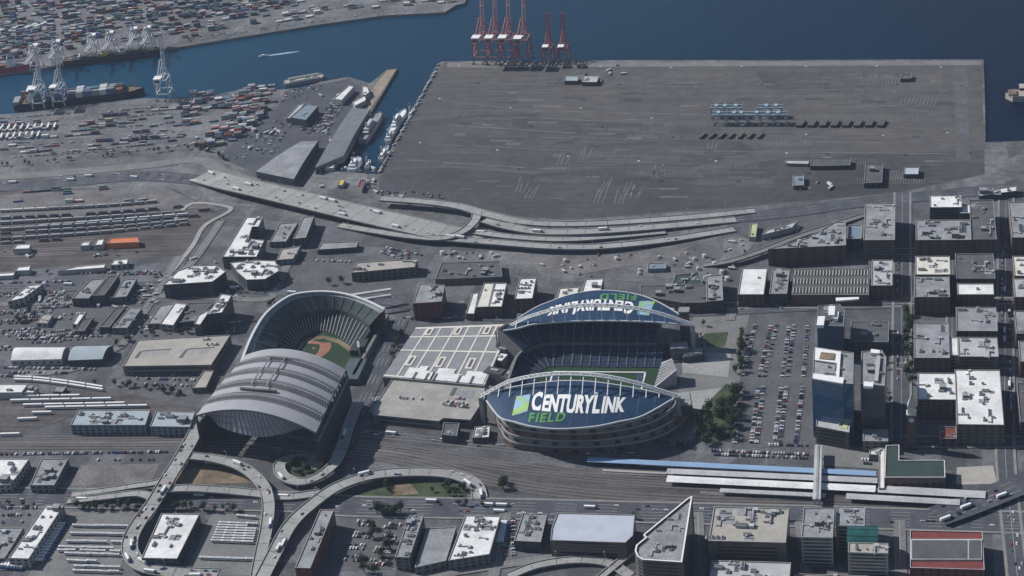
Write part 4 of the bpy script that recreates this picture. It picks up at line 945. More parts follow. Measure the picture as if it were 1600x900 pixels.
# ---------------------------------------------------------------- ballpark with retractable roof
bp = empty('ballpark', P(480,560,0), 'baseball stadium with its grey retractable roof rolled back over the tracks', 'stadium'); BO = bp.location.copy()
rim = spline([P(x,y,40) for x,y in ((372,585),(384,549),(398,518),(415,492),(439,472),(462,461),(502,457),(540,461),(574,472),(601,485))], 4)
mid = spline([P(x,y,22) for x,y in ((405,600),(425,560),(436,528),(449,508),(466,495),(485,487),(508,483),(531,484),(556,493),(577,508))], 4)
mid0 = [p-Vector((0,0,8)) for p in mid]
inn = spline([P(x,y,1.5) for x,y in ((440,605),(452,568),(460,548),(466,536),(475,526),(490,520),(505,518),(524,524),(541,535),(556,548))], 4)
def lofttiers(A_, B_, n, name, mt, steps=True):
    rows = []
    for i in range(n):
        t0, t1 = i/n, (i+1)/n; r0 = [a.lerp(c, t0) for a, c in zip(A_, B_)]; r1 = [a.lerp(c, t1) for a, c in zip(A_, B_)]
        rows += [r0, [Vector((q.x,q.y,p.z)) for p, q in zip(r0, r1)]]
    rows.append(list(B_)); b = MB(BO); b.grid(rows, mt); return b.build(name, bp)
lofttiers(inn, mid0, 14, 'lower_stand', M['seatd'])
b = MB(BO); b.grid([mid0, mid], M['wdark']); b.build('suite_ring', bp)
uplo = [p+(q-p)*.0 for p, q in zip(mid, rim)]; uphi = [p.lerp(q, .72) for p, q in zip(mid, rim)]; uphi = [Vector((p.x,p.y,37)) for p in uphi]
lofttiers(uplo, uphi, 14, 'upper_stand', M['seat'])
b = MB(BO); b.grid([uphi, [Vector((p.x,p.y,40)) for p in rim]], M['rgrey']); b.build('stand_roof', bp)
b = MB(BO); ro = [Vector((p.x,p.y,40)) for p in rim]; b.grid([ro, [p+(p-inn[i]).normalized()*3*0 +Vector((0,0,2)) for i, p in enumerate(ro)]], M['offw']); b.grid([[p+Vector((0,0,2)) for p in ro],[Vector((p.x,p.y,0)) for p in ro]], M['wbrown']); b.build('outer_wall', bp)
b = MB(BO)
for a, c in zip(ro, ro[1:]): b.bar(a+Vector((0,0,1.5)), c+Vector((0,0,1.5)), 3.2, M['offw'], 1.6)
b.build('rim_beam', bp)
for i in range(1, len(mid)-1, 1):
    for A_, B_, cc in ((inn, mid0, 'wlight'), (uplo, uphi, 'concrete2')):
        if cc == 'concrete2' and i % 2: continue
        b = MB(BO); b.bar(A_[i]+Vector((0,0,.8)), B_[i]+Vector((0,0,.8)), .8, M[cc], .5); b.build('aisle', bp)
fl = [p.xy for p in inn]+[p.xy for p in pix([(568,563),(550,592),(500,610),(430,625)], 1.5)]
b = MB(BO); b.poly(fl, .9, M['mow']); b.build('outfield', bp)
def bpatch(px, z, mt, name): b = MB(BO); b.poly([p.xy for p in pix(px, z)], z, mt); return b.build(name, bp)
bpatch([(462,548),(470,536),(480,528),(505,524),(530,530),(548,541),(560,556),(552,556),(541,545),(527,536),(504,529),(484,532),(475,539),(466,550)],1.0,M['clay'] if 0 else M['dirtred'],'warning_track')
bpatch([(479,533),(485,531),(503,535),(517,535),(518,541),(514,549),(505,556),(497,560),(491,556),(497,550),(500,543),(499,538),(487,537),(480,537)],1.2,M['clay'],'infield_clay')
bpatch([(487,544),(490,542.5),(493,544),(490,546)],1.3,M['clay'],'pitching_mound')
bpatch([(481,534),(484,533),(486,535),(483,536)],1.3,M['rtan'],'home_plate_circle')
# north wall with signs along the street, outfield stands
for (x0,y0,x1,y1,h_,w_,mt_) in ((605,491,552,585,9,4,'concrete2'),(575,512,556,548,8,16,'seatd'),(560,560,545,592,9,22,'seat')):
    a, c = P(x0,y0,h_), P(x1,y1,h_); a.z = c.z = h_/2; b = MB(BO); b.bar(a, c, w_, M[mt_], h_); b.build('outfield_stand', bp)
a = P(562,553,2); b = MB(BO); b.box(a.x,a.y,9,3,16,14,M['wlight'],.3); b.box(a.x-1.6,a.y,10,.4,14,10,M['wdark'],.3); b.build('scoreboard', bp)
# roof
A0,A1,A2,A3 = P(384,552,50), P(540,575,50), P(493,673,50), P(306,646,50)
def RS(s, t, lift=0):
    """s: 0 far .. 1 near, t: 0 south .. 1 north"""
    p = A0.lerp(A1, t).lerp(A3.lerp(A2, t), s); k = 4*t*(1-t)
    step = (0, .9, 1.8, .9, -.4)[min(4, int(s*5))]
    p.z = 48+17*k+step+lift; return p
rlav2 = mat('ballpark_roof', (.29,.295,.315), .55, .06, .05, fine=.06)
for k in range(5):
    s0, s1 = k/5+.002, (k+1)/5-.002; n = 24; b = MB(BO)
    rows = [[RS(s0+(s1-s0)*j/4, i/n) for i in range(n+1)] for j in range(5)]
    b.grid(rows[::-1], rlav2); b.grid([[p-Vector((0,0,2.5)) for p in r] for r in rows], M['wgrey'])
    b.grid([rows[0], [p-Vector((0,0,2.5)) for p in rows[0]]], M['wgrey']); b.grid([rows[-1], [p-Vector((0,0,2.5)) for p in rows[-1]]], M['wgrey'])
    for e in (0, -1): b.grid([[r[e] for r in rows], [r[e]-Vector((0,0,2.5)) for r in rows]], M['wgrey'])
    o = b.build('roof_panel', bp)
for k in (0, 1, 2, 3):                                    # trusses above the seams
    sc = (k+1)/5-.01 if k else .19; wd = .052; b = MB(BO); n = 44
    for i in range(n):
        t0, t1 = i/n, (i+1)/n; lf = 1
        a, c, d, e = RS(sc-wd,t0,.6), RS(sc-wd,t1,.6), RS(sc+wd,t0), RS(sc+wd,t1)
        a.z = c.z = max(a.z,d.z)+.4; top0, top1 = RS(sc,t0,2.2), RS(sc,t1,2.2); d.z = RS(sc+wd,t0).z+.6; e.z = RS(sc+wd,t1).z+.6
        b.bar(top0, top1, .9, M['rlight']); b.bar(a, RS(sc,(t0+t1)/2,2.2), .55, M['wgrey']); b.bar(RS(sc,(t0+t1)/2,2.2), c, .55, M['wgrey']); b.bar(d, RS(sc,(t0+t1)/2,2.2), .55, M['wgrey']); b.bar(RS(sc,(t0+t1)/2,2.2), e, .55, M['wgrey'])
    b.build('roof_truss', bp)
for k, (s_, t0, t1) in enumerate(((.17,.32,.62),(.70,.28,.60))):
    b = MB(BO)
    for i in range(10):
        a = t0+(t1-t0)*i/10; c = t0+(t1-t0)*(i+1)/10; b.bar(RS(s_+.02*math.sin(i/9*3),a,2), RS(s_+.02*math.sin((i+1)/9*3),c,2), 3.4, M['rdark'], 2)
    b.build('roof_walkway', bp)
for t in (.36, .5):
    b = MB(BO)
    for i in range(12): b.bar(RS(.18+.04*i, t, 3.2), RS(.22+.04*i, t, 3.2), 1.1, M['rgrey'])
    b.build('roof_rail', bp)
for k in range(5):                                        # fine purlins across each panel
    b = MB(); 
    for j in range(1, 4):
        s_ = k/5+j*.05
        for i in range(20): b.bar(RS(min(s_,.998),i/20,.6), RS(min(s_,.998),(i+1)/20,.6), .9, M['rslate'], .5)
    for i in range(1, 30):
        for q_ in range(3): b.bar(RS(k/5+.01+q_*.06,i/30,.35), RS(min(k/5+.07+q_*.06,k/5+.195),i/30,.35), .9, M['rslate'], .4)
    b.build('purlins', bp)
# lower crescent end panel
le = spline([P(x,y,33) for x,y in ((329,652),(346,668),(387,680),(421,682),(470,670),(490,662))], 5); ue = [RS(.995, i/(len(le)-1)*.93+.06, -9) for i in range(len(le))]
ue = [RS(.99, i/(len(le)-1)*.80+.08, -2.6) for i in range(len(le))]
b = MB(BO); b.grid([le, ue], rlav2); b.build('end_panel', bp)
b = MB(BO)
for p_, q_ in zip(le[1:-1], ue[1:-1]): b.bar(p_+Vector((0,-.3,.2)), q_+Vector((0,-.3,.2)), .7, M['rslate'], .5)
for t_ in (.35,.7):
    for i in range(1, len(le)-2): b.bar(le[i].lerp(ue[i],t_)+Vector((0,-.4,.2)), le[i+1].lerp(ue[i+1],t_)+Vector((0,-.4,.2)), .5, M['rslate'], .4)
b.build('end_panel_rib', bp)
for side in (0, 1):
    b = MB(BO); a, c = (A0, A3) if side == 0 else (A1, A2)
    for i in range(13):
        p = a.lerp(c, i/12); b.bar((p.x,p.y,46), (p.x,p.y,36), 1.6, M['wshade'])
    b.bar((a.x,a.y,37),(c.x,c.y,37),4,M['wgrey'],3); b.bar((a.x,a.y,18),(c.x,c.y,18),2.5,M['wshade'],34);  # lower wall coloured near-black to paint in the shade under the roof edge
    for i in range(7): p = a.lerp(c, i/6); b.bar((p.x,p.y,0),(p.x,p.y,36),2.6,M['wshade'])
    b.build('roof_runway', bp)
a, c = P(462,459,30), P(611,452,14)
b = MB(BO); b.bar(P(545,462,20), P(611,452,20), 5, M['rlight'], 2); b.bar(P(553,470,20), P(611,461,20), 4, M['rlight'], 2); b.build('runway_beam', bp)

# ---------------------------------------------------------------- cranes
def crane_meshes(kind, col, boomcol, house, legh=36, boom=62, ang=80, scale=1.0):
    """ship to shore crane, water towards +Y"""
    ms = {}
    W, G = 22, 28
    b = MB()
    for x in (-W/2, W/2):
        for y in (0, G): b.bar((x,y,0),(x*.9,y,legh),1.6,col); b.box(x,y,.9,4.5,2,1.8,M['unitd'])
        b.bar((x*.95,0,12),(x*.95,G,12),1.3,col); b.bar((x*.9,0,legh),(x*.9,G,legh),1.5,col); b.bar((x*.95,0,12),(x*.9,G,legh),.9,col); b.bar((x*.95,G,12),(x*.9,0,legh),.9,col)
    for y in (0,G): b.bar((-W/2,y,12),(W/2,y,12),1.3,col); b.bar((-W*.45,y,legh),(W*.45,y,legh),1.5,col)
    for x in (-2.6,2.6):
        b.bar((x,-20,legh+1),(x,G+3,legh+1),1.2,col,2)
    ms['portal'] = b.mesh('portal')
    b = MB(); ap = legh+26
    for x in (-1,1): b.bar((x*W*.42,G,legh),(x*2,G-2,ap),1.2,col); b.bar((x*W*.3,4,legh),(x*2,G-3,ap),.9,col); b.bar((x*2.6,-18,legh+1),(x*2,G-2,ap),.6,col)
    b.bar((-3,G-2,ap),(3,G-2,ap),1.4,col); b.bar((-5.5,G-1,legh+12),(5.5,G-1,legh+12),.9,col)
    ms['apex_frame'] = b.mesh('apex_frame')
    b = MB(); a = R(ang); dy, dz = math.cos(a), math.sin(a); y0, z0 = G+4, legh+1
    for x in (-2.6,2.6):
        b.bar((x,y0,z0),(x,y0+dy*boom,z0+dz*boom),1.1*scale,boomcol); 
    n = 8
    for i in range(n+1):
        t = i/n*boom; b.bar((-2.6,y0+dy*t,z0+dz*t),(2.6,y0+dy*t,z0+dz*t),.9*scale if i%4 else 1.7*scale,boomcol)
        if i < n:
            t2 = (i+1)/n*boom; s = 2.6 if i%2 else -2.6; b.bar((s,y0+dy*t,z0+dz*t),(-s,y0+dy*t2,z0+dz*t2),.5*scale,boomcol)
    if ang > 40: b.bar((0,G-2,ap),(0,y0+dy*boom*.8,z0+dz*boom*.8),.5,boomcol)
    else: 
        for t in (.5,.95): b.bar((0,G-2,ap),(0,y0+dy*boom*t,z0+dz*boom*t),.5,boomcol)
    ms['boom'] = b.mesh('boom')
    b = MB(); b.box(0,-9,legh+5.5,12,15,7,house); b.box(0,-9,legh+9.3,12.6,15.6,.6,M['white']); b.box(0,-17,legh+5,8,1,4,M['unitd']); ms['machinery_house'] = b.mesh('machinery_house')
    return ms
def crane(ms, label, px, rz, group=None, sc=1.0, name='container_crane'):
    p = P(*px, 0); r = empty(name, p, label, 'crane', group, rz); r.scale = (sc,sc,sc)
    for k, me in ms.items(): part(k, me, r, (0,0,0))
    return r
cw_ = crane_meshes('w', M['offw'], M['offw'], M['white'], 36, 66, 75, 1.3)
crane(cw_, 'white ship to shore crane standing near the bow of the moored container ship', (256,158), .1, 'white cranes on the near quay', 1.0)
crane(cw_, 'leftmost white crane working the stern of the moored container ship', (61,171), .1, 'white cranes on the near quay', .92)
crane(cw_, 'second white crane from the left, beside the ship stern crane', (93,168), .1, 'white cranes on the near quay', .92)
cr_ = crane_meshes('r', M['pink2'], M['pink'], M['pink'], 40, 80, 76, 1.5)
for px, lb in (((751,101),'faded red crane leftmost in the row on the terminal corner'),((771,101),'faded red crane second from the left on the terminal corner'),((792,101),'faded red crane third from the left on the terminal corner'),((816,102),'faded red crane fourth from the left beside the open gap')):
    crane(cr_, lb, px, -.05, 'tall red cranes on the empty terminal', 1.08)
cb_ = crane_meshes('b', M['redc'], M['redb'], M['redb'], 34, 60, 80, 1.3)
for px, lb in (((856,100),'shorter bright red crane left of the pair with white houses'),((880,100),'shorter bright red crane right of the pair with white houses')):
    crane(cb_, lb, px, 0, 'short red cranes on the empty terminal', .8)
ci_ = crane_meshes('i', M['offw'], M['offw'], M['rlight'], 36, 56, 6)
for i, (px, wh) in enumerate((((60,104),'beside the red hulled ship bow'),((95,98),'over the stern of the brown cargo ship'),((150,88),'in the middle of the island quay'),((178,84),'right of the middle island crane'),((215,78),'over the yellow hatch on the island quay'),((236,76),'next to the end of the island berth'))):
    crane(ci_, 'white crane with lowered boom '+wh, px, math.pi+.22 if 0 else .22+math.pi, 'white cranes on the island quay', .85)
# blue yard gantries
b = MB(); Wd = 24
for x in (-Wd/2,Wd/2):
    for y in (-6,6): b.bar((x,y,0),(x,y,20),1.5,M['bluec']); b.box(x,y,.9,1.8,3.5,1.8,M['unitd'])
    b.bar((x,-6,2.6),(x,6,2.6),1.3,M['bluec']); b.bar((x,-6,11),(x,6,20),.8,M['bluec']); b.bar((x,6,11),(x,-6,20),.8,M['bluec'])
for y in (-6,6): b.bar((-Wd/2-2,y,20),(Wd/2+2,y,20),1.6,M['bluec'],2)
gm1 = b.mesh('gantry_frame'); b = MB(); b.box(2,0,22,6,10,3,M['bluec']); b.box(2,0,18,3,3,3,M['white']); gm2 = b.mesh('trolley')
k = 0
for row, (y, xs) in enumerate(((182,[1122,1136,1150,1196,1212]),(193,[1126,1143,1160,1177,1200,1219]))):
    for x in xs:
        r = empty('yard_gantry', P(x,y+1,0), ('blue yard gantry crane parked in the rear row on the empty terminal' if row == 0 else 'blue yard gantry crane parked in the front row on the empty terminal'), 'gantry crane', 'blue yard gantries rear row' if row == 0 else 'blue yard gantries front row', RND.uniform(-.03,.03))
        r.scale = (.8,.9,.85); part('gantry_frame', gm1, r, (0,0,0)); part('trolley', gm2, r, (RND.uniform(-6,6),0,0))

# ---------------------------------------------------------------- fleets of repeats
FLEET = {}
def put(kind, var, p, rz, label, group, sc=(1,1,1), z=0): FLEET.setdefault(kind, []).append((Vector((p.x,p.y,p.z+z)), rz, var, label, group, sc))
def car_mesh(col):
    b = MB(); c = M['car_'+col]
    b.box(0,0,.62,4.5,1.8,.6,c); b.box(-.2,0,1.15,2.5,1.6,.5,M['glass'],0,.8); b.box(-.2,0,1.42,1.9,1.3,.06,c)
    for x in (-1.4,1.4):
        for y in (-.8,.8): b.box(x,y,.32,.64,.25,.64,M['tyre'])
    return b
def truck_mesh(col):
    b = MB(); b.box(-1,0,2.4,12,2.5,2.8,M[col]); b.box(-1,0,.8,11,1.4,.4,M['unitd']); b.box(6.6,0,1.6,2.2,2.3,2.2,M['car_white'] if col != 'white' else M['car_blue'])
    for x in (-5.5,-4.2,4,6.8):
        for y in (-1,1): b.box(x,y,.5,1,.4,1,M['tyre'])
    return b
def bus_mesh():
    b = MB(); b.box(0,0,1.85,12,2.5,2.6,M['car_white']); b.box(0,0,2.1,12.04,2.56,.8,M['glass']); b.box(0,0,3.25,9,1.6,.25,M['rlight']); b.box(0,0,3.17,11.6,2.3,.06,M['white'])
    for x in (-3.8,3.8):
        for y in (-1.1,1.1): b.box(x,y,.5,1,.35,1,M['tyre'])
    return b
def cont_mesh(col):
    b = MB(); c = M['cont_'+col]; b.box(0,0,1.3,12.2,2.44,2.6,c)
    for x in (-6,6): 
        for y in (-1.2,1.2): b.box(x,y,1.3,.25,.15,2.64,M['unitd'])
    b.box(6.12,0,1.3,.06,2.2,2.3,c)
    return b
def rail_mesh(kind):
    b = MB()
    if kind == 'coach': b.box(0,0,2.2,24.5,3,2.6,M['white']); b.box(0,0,2.5,24.54,3.04,.7,M['glass']); b.box(0,0,3.7,24,2.4,.5,M['white']); b.box(0,0,.7,20,2,.6,M['unitd'])
    else:
        b.box(0,0,1.2,17,2.9,.5,M['unitd'])
        if kind == 'tank': 
            vs = []; n = 10
            for x in (-7.5,7.5): vs += [(x, 1.4*math.cos(2*math.pi*i/n), 2.8+1.4*math.sin(2*math.pi*i/n)) for i in range(n)]
            b.add(vs, [(i,(i+1)%n,n+(i+1)%n,n+i) for i in range(n)]+[tuple(range(n))[::-1], tuple(range(n,2*n))], M['unitd'])
        elif kind == 'hopper': b.box(0,0,2.9,15.5,2.9,3,M['cont_grey'],0,.95); b.box(0,0,4.3,14,1.6,.3,M['rlight'])
        elif kind == 'box': b.box(0,0,3,16.5,2.9,3.2,M['cont_brown'])
        elif kind == 'white': b.box(0,0,2.9,16,2.7,2.9,M['cont_white'])
        else: b.box(0,0,2.8,12.2,2.5,2.6,M['cont_'+kind])
    for x in (-6,6): b.box(x,0,.5,2.6,2.2,1,M['tyre'])
    return b
def tree_meshes(v):
    rr = random.Random(50+v); b = MB(); b.cyl(0,0,0,3.6,.34,.2,M['trunk'],6)
    for k in range(5): a = rr.uniform(0,6.28); b.bar((0,0,2.4+k*.25),(1.8*math.cos(a),1.8*math.sin(a),4.6+k*.3),.16,M['trunk'])
    t = b.mesh('trunk'); b = MB(); lobes = [(rr.uniform(-1.7,1.7), rr.uniform(-1.7,1.7), rr.uniform(4,7.4), rr.uniform(1.2,2.1)) for _ in range(9)]
    for i in range(300):
        x,y,z,r = rr.choice(lobes); d = Vector((rr.gauss(0,1),rr.gauss(0,1),rr.gauss(0,1))).normalized()*r*rr.uniform(.6,1.08); c = Vector((x,y,z))+d
        n = (d+Vector((rr.uniform(-1,1),rr.uniform(-1,1),rr.uniform(0,1)))).normalized(); u = n.cross(Vector((.3,.2,1))).normalized(); w_ = n.cross(u); s = rr.uniform(.28,.6)
        b.add([c+u*s, c+w_*s*.7, c-u*s, c-w_*s*.7], [(0,1,2,3)], M['leaf'] if (i*7+v)%3 else M['leaf2'])
    return t, b.mesh('crown')
# lots -----------------------------------------------------------
CW = ['white']*5+['silver']*5+['black']*4+['grey']*4+['red']+['blue']*2
def nm(col): return {'silver':'silver','white':'white','black':'black','grey':'dark grey','red':'red','blue':'blue'}[col]
def lot(q, rows, cols, where, fill=.8, kind='car', rot=0, jit=.5):
    tl, tr, br, bl = [P(x,y,0) if len(q[0]) == 2 else P(x,y,q[0][2]) for x,y in [c[:2] for c in q]]
    z = q[0][2] if len(q[0]) == 3 else 0
    for i in range(rows):
        for j in range(cols):
            if RND.random() > fill: continue
            u, v = (j+.5)/cols, (i+.5)/rows; p = tl.lerp(tr,u).lerp(bl.lerp(br,u),v)
            d = tr-tl if rot else bl-tl; rz = math.atan2(d.y, d.x)
            p = p+Vector((RND.uniform(-jit,jit), RND.uniform(-jit,jit), 0)); p.z = z
            if kind == 'car':
                c = RND.choice(CW); put('car', c, p, rz+RND.uniform(-.05,.05)+(math.pi if RND.random()<.5 else 0), f'{nm(c)} car parked {where}', f'{nm(c)} cars parked {where}', z=.9)
            elif kind == 'bus': put('bus', 'bus', p, rz, f'white topped bus parked {where}', f'buses parked {where}', z=.85)
            elif kind == 'truck': put('truck', 'white', p, rz, f'white box trailer truck parked {where}', f'trailer trucks parked {where}', z=.85)
def lanes(px, n, w, where, pitch=2.9, fill=.75, across=True, z=0, kind='car'):
    """cars in a row along a line, nose across or along it"""
    a, c = P(*px[0], z), P(*px[1], z); d = c-a; ln = d.length; rz = math.atan2(d.y, d.x); nv = Vector((-d.y, d.x, 0)).normalized(); m_ = int(ln/pitch)
    for r in range(n):
        for i in range(m_):
            if RND.random() > fill: continue
            p = a.lerp(c, (i+.5)/m_)+nv*(r-(n-1)/2)*w
            if kind == 'car':
                cc = RND.choice(CW); put('car', cc, p, rz+(math.pi/2 if across else 0), f'{nm(cc)} car parked {where}', f'{nm(cc)} cars parked {where}', z=.9)
            elif kind == 'bus': put('bus','bus',p,rz+(math.pi/2 if across else 0),f'white topped bus parked {where}',f'buses parked {where}', z=.85)
            else: put('truck','white',p,rz+(math.pi/2 if across else 0),f'white box trailer truck parked {where}',f'trailer trucks parked {where}', z=.85)
W1 = 'in the big lot north of the football stadium'
for x0, x1, n in ((1205,1186,1),(1214,1194,1),(1233,1222,1),(1241,1230,1),(1262,1255,1),(1180,1160,1)):
    lanes([(x0,508),(x1,590)], n, 6, W1, 3.3, .62); lanes([(x1-1,605),(x1-12,694)], n, 6, W1, 3.0, .72)
W2 = 'in the treed lot at the lower left'
for k in range(4): lanes([(556-k*9,818+k*18),(588-k*9,820+k*18)], 2, 6, W2, 3.1, .75)
for k in range(4): lanes([(600-k*8,822+k*19),(626-k*8,824+k*19)], 2, 6, W2, 3.1, .7)
lanes([(617,835),(600,885)], 1, 6, W2, 3.2, .7)
W3 = 'along the tracks in the lower left'
lanes([(0,711),(262,707)], 1, 6, W3, 3.0, .8); lanes([(130,720),(262,719)], 1, 6, W3, 5, .4)
W4 = 'in the small lot left of the white depot'
for y in (795,806,817): lanes([(2,y),(58-(y-795),y-1)], 1, 6, W4, 3.1, .6)
W5 = 'in the bus yard at the lower left'
lot([(118,820),(200,822),(196,828),(115,828)],1,7,W5,.9,'bus',1); lot([(115,833),(196,835),(194,840),(112,840)],1,7,W5,.9,'bus',1); lot([(108,845),(190,847),(188,852),(106,852)],1,7,W5,.85,'bus',1)
lot([(95,855),(188,858),(184,872),(92,870)],3,8,W5,.85,'bus',1); lot([(108,876),(150,878),(150,882),(106,882)],1,3,W5,1,'bus',1); lot([(120,884),(188,886),(184,900),(116,898)],2,5,W5,.9,'bus',1)
W6 = 'in tight rows in the yard below the curving ramp'
lot([(345,818),(402,820),(396,852),(330,850)],8,4,W6,.93,'bus',1,.2); lot([(315,871),(400,874),(398,880),(312,878)],1,6,W6,.9,'bus',1); lot([(372,806),(400,808),(398,814),(370,812)],1,2,W6,1,'bus',1)
lanes([(97,820),(60,880)], 1, 3, 'beside the very long white depot', 5, .8, True, 0, 'truck'); lot([(0,878),(45,882),(42,892),(-5,888)],1,9,'in front of the very long white depot',.9,'truck',0)
W7 = 'in the lot beside the parking garage'
for y in (585,592,601): lanes([(205+(y-585)*1,y),(305,y+3)], 1, 6, W7, 3.2, .5)
lanes([(205,578),(318,577)], 1, 6, W7, 3, .6)
W8 = 'on the roof of the parking garage'
lanes([(315,540,),(345,538)], 1, 6, W8, 3, .5, True, 13.2); lanes([(312,531),(352,529)], 1, 6, W8, 3, .4, True, 13.2)
W9 = 'on the concrete deck beside the exhibition hall'
lanes([(605,621),(660,624)], 1, 6, W9, 3.4, .5, True, 11.1); lanes([(693,630),(733,635)], 2, 6, W9, 3.0, .8, True, 11.1); lanes([(705,622),(730,624)], 1, 6, W9, 3, .5, True, 11.1)
W10 = 'in the triangular lot beside the tan warehouse'
lanes([(600,392),(640,404)], 3, 7, W10, 3, .6); lanes([(490,408),(548,410)], 1, 7, W10, 3, .6); lanes([(600,387),(660,400)], 1, 7, W10, 3.3, .5)
W11 = 'in the crowded yards left of the ballpark'
for k in range(18):
    x, y = RND.uniform(0,100), RND.uniform(470,540); lanes([(x,y),(x+RND.uniform(20,60),y-2)], RND.choice((1,2)), 6.5, W11, 3.2, .55)
for (x,y,x2,y2) in ((205,513,280,511),(140,516,170,518),(75,520,110,516),(330,508,400,502),(225,470,250,440),(250,440,262,432),(0,443,110,440),(120,428,250,425),(5,575,150,578),(0,588,60,590),(10,583,120,584),(180,430,245,428),(100,455,70,500),(80,465,60,500),(225,516,300,515)):
    lanes([(x,y),(x2,y2)], 1, 6.5, W11, 3.1, .65)
W12 = 'beside the railway station canopies'
lanes([(1110,708),(1262,714)], 2, 7, W12, 3, .75); lanes([(1200,696),(1262,697)], 1, 7, W12, 3, .7)
lanes([(1344,722),(1372,724)], 2, 7, W12, 3, .7)
W13 = 'on the old town side streets'
for (x,y,x2,y2) in ((1403,400,1402,460),(1416,500,1415,570),(1403,520,1402,600),(1566,400,1565,520),(1578,560,1580,660),(1440,477,1540,476),(1440,567,1540,567),(1430,395,1550,394),(1440,693,1540,692),(1110,481,1240,478),(620,498,790,495),(640,500,780,497),(1130,395,1170,380),(1200,405,1330,398)):
    lanes([(x,y),(x2,y2)], 1, 6, W13, 6, .55, False)
lanes([(795,812),(795,870)], 2, 9, 'between the white warehouse and the cluttered block', 3.2, .7)
lanes([(786,815),(780,850)], 1, 9, 'between the white warehouse and the cluttered block', 3.6, .8, True, 0, 'truck')
# moving traffic: only cars on roads
def traffic(pts, w, n, where, off=.25):
    for _ in range(n):
        i = RND.randrange(len(pts)-1); a, c = pts[i], pts[i+1]; d = c-a; rz = math.atan2(d.y,d.x); nv = Vector((-math.sin(rz),math.cos(rz),0)); s = RND.choice((-1,1))
        p = a.lerp(c, RND.random())+nv*s*w*off*RND.choice((.5,1,1.3)); cc = RND.choice(CW)
        if RND.random() < .12: put('truck','white',p,rz,f'white box truck driving {where}',f'trucks driving {where}',z=.1)
        else: put('car',cc,p,rz,f'{nm(cc)} car driving {where}',f'{nm(cc)} cars driving {where}',z=.1)
traffic(VD['hwy'],44,49,'on the broad elevated highway'); traffic(VD['over'],17,49,'on the overpass by the ballpark'); traffic(VD['rE'],13,13,'on the ramp past the bus yard')
traffic(VD['long'],16,22,'on the long curved ramp'); traffic(VD['mid'],17,7,'on the middle elevated lanes'); traffic(VD['low'],15,9,'on the lower elevated lanes'); traffic(VD['spiral'],13,9,'on the spiral ramp')
traffic([P(0,777,.4),P(430,783,.4),P(800,795,.4),P(1250,806,.4),P(1560,815,.4)],30,79,'on the avenue along the railway'); traffic([P(1465,806,5),P(1570,766,5)],30,19,'on the diagonal avenue')
traffic([P(560,676,.4),P(800,700,.4),P(1000,712,.4)],10,30,'on the service road below the stadium'); traffic([P(100,447,.4),P(420,455,.4),P(900,488,.4),P(1250,480,.4)],18,57,'on the street west of both stadiums')
traffic([P(1572,300,.4),P(1572,730,.4),P(1590,890,.4)],14,30,'on the wide street at the right edge'); traffic([P(0,284,.4),P(210,275,.4),P(310,282,.4)],30,22,'on the ground level highway')
# containers --------------------------------------------------------
CC = ['blue']*5+['red']*3+['brown']*4+['white']*4+['green']*2+['grey']*5+['orange']*1+['teal']*2+['navy']*4+['tan']
def stack(px0, px1, where, rows=2, fill=.7, maxh=3, cols=CC, across=False):
    a, c = P(*px0), P(*px1); d = c-a; ln = d.length; rz = math.atan2(d.y,d.x); nv = Vector((-d.y,d.x,0)).normalized()
    st_, wd = (2.9, 12.8) if across else (13, 2.7); n = max(1, int(ln/st_))
    for i in range(n):
        if RND.random() > fill: continue
        base = RND.choice(cols); hh = RND.randint(1, maxh)
        for r in range(rows):
            for k in range(max(1, hh-(RND.random() < .4))):
                cc = base if RND.random() < .35 else RND.choice(cols)
                put('container', cc, a.lerp(c,(i+.5)/n)+nv*r*wd, rz+(math.pi/2 if across else 0), f'{cc} shipping container {where}', f'{cc} shipping containers {where}', z=.5+k*2.62)
T1 = 'in the stacks of the near container yard'
for y0, y1, f in ((186,178,.35),(197,190,.5),(206,202,.8),(219,215,.85),(230,224,.3)):
    stack((0,y0),(90,y1),T1,2,f,2,['white']*6+['grey']*2+['tan']*2 if y0 > 200 else CC)
for (x0,y0,x1,y1,rw,f,mh) in ((122,198,178,192,2,.8,3),(130,182,150,180,2,.6,2),(255,186,310,180,3,.75,3),(270,198,340,190,3,.7,3),(280,166,330,160,4,.85,3),(335,158,400,150,5,.9,4),(340,170,420,158,4,.9,4),(350,182,420,172,4,.9,4),(355,195,415,184,5,.9,4),(330,205,400,196,4,.85,3),(320,216,380,208,3,.8,3),(300,226,370,220,2,.7,3),(200,190,245,184,1,.5,2),(180,210,290,203,1,.5,2),(150,222,300,214,1,.45,2),(40,240,150,228,2,.5,1),(100,238,240,226,1,.5,1),(380,146,430,142,3,.9,3),(395,163,432,160,3,.9,3)):
    stack((x0,y0),(x1,y1),T1,rw,f,mh)
T2 = 'in the crowded yard on the island'
for k in range(15):
    y = -6+k*6.4; xa = 0; xb = min(700, 700-(y-5)*9)
    for x in range(0, int(max(60, min(xb, 640-k*42))), 46):
        if RND.random() < .82: stack((x+RND.uniform(0,10), y-x*.045+RND.uniform(-2,2)+ (0)), (x+38, y-(x+38)*.045+RND.uniform(-2,2)), T2, RND.choice((2,3,4)), .8, 3)
T3 = 'on the open lot beside the highway'
for (x0,y0,x1,y1) in ((20,303,110,296),(45,309,112,303),(135,299,170,296),(5,318,50,314),(192,318,232,312),(210,284,225,281),(150,275,175,273),(60,318,130,316)): stack((x0,y0),(x1,y1),T3,2,.45,2)
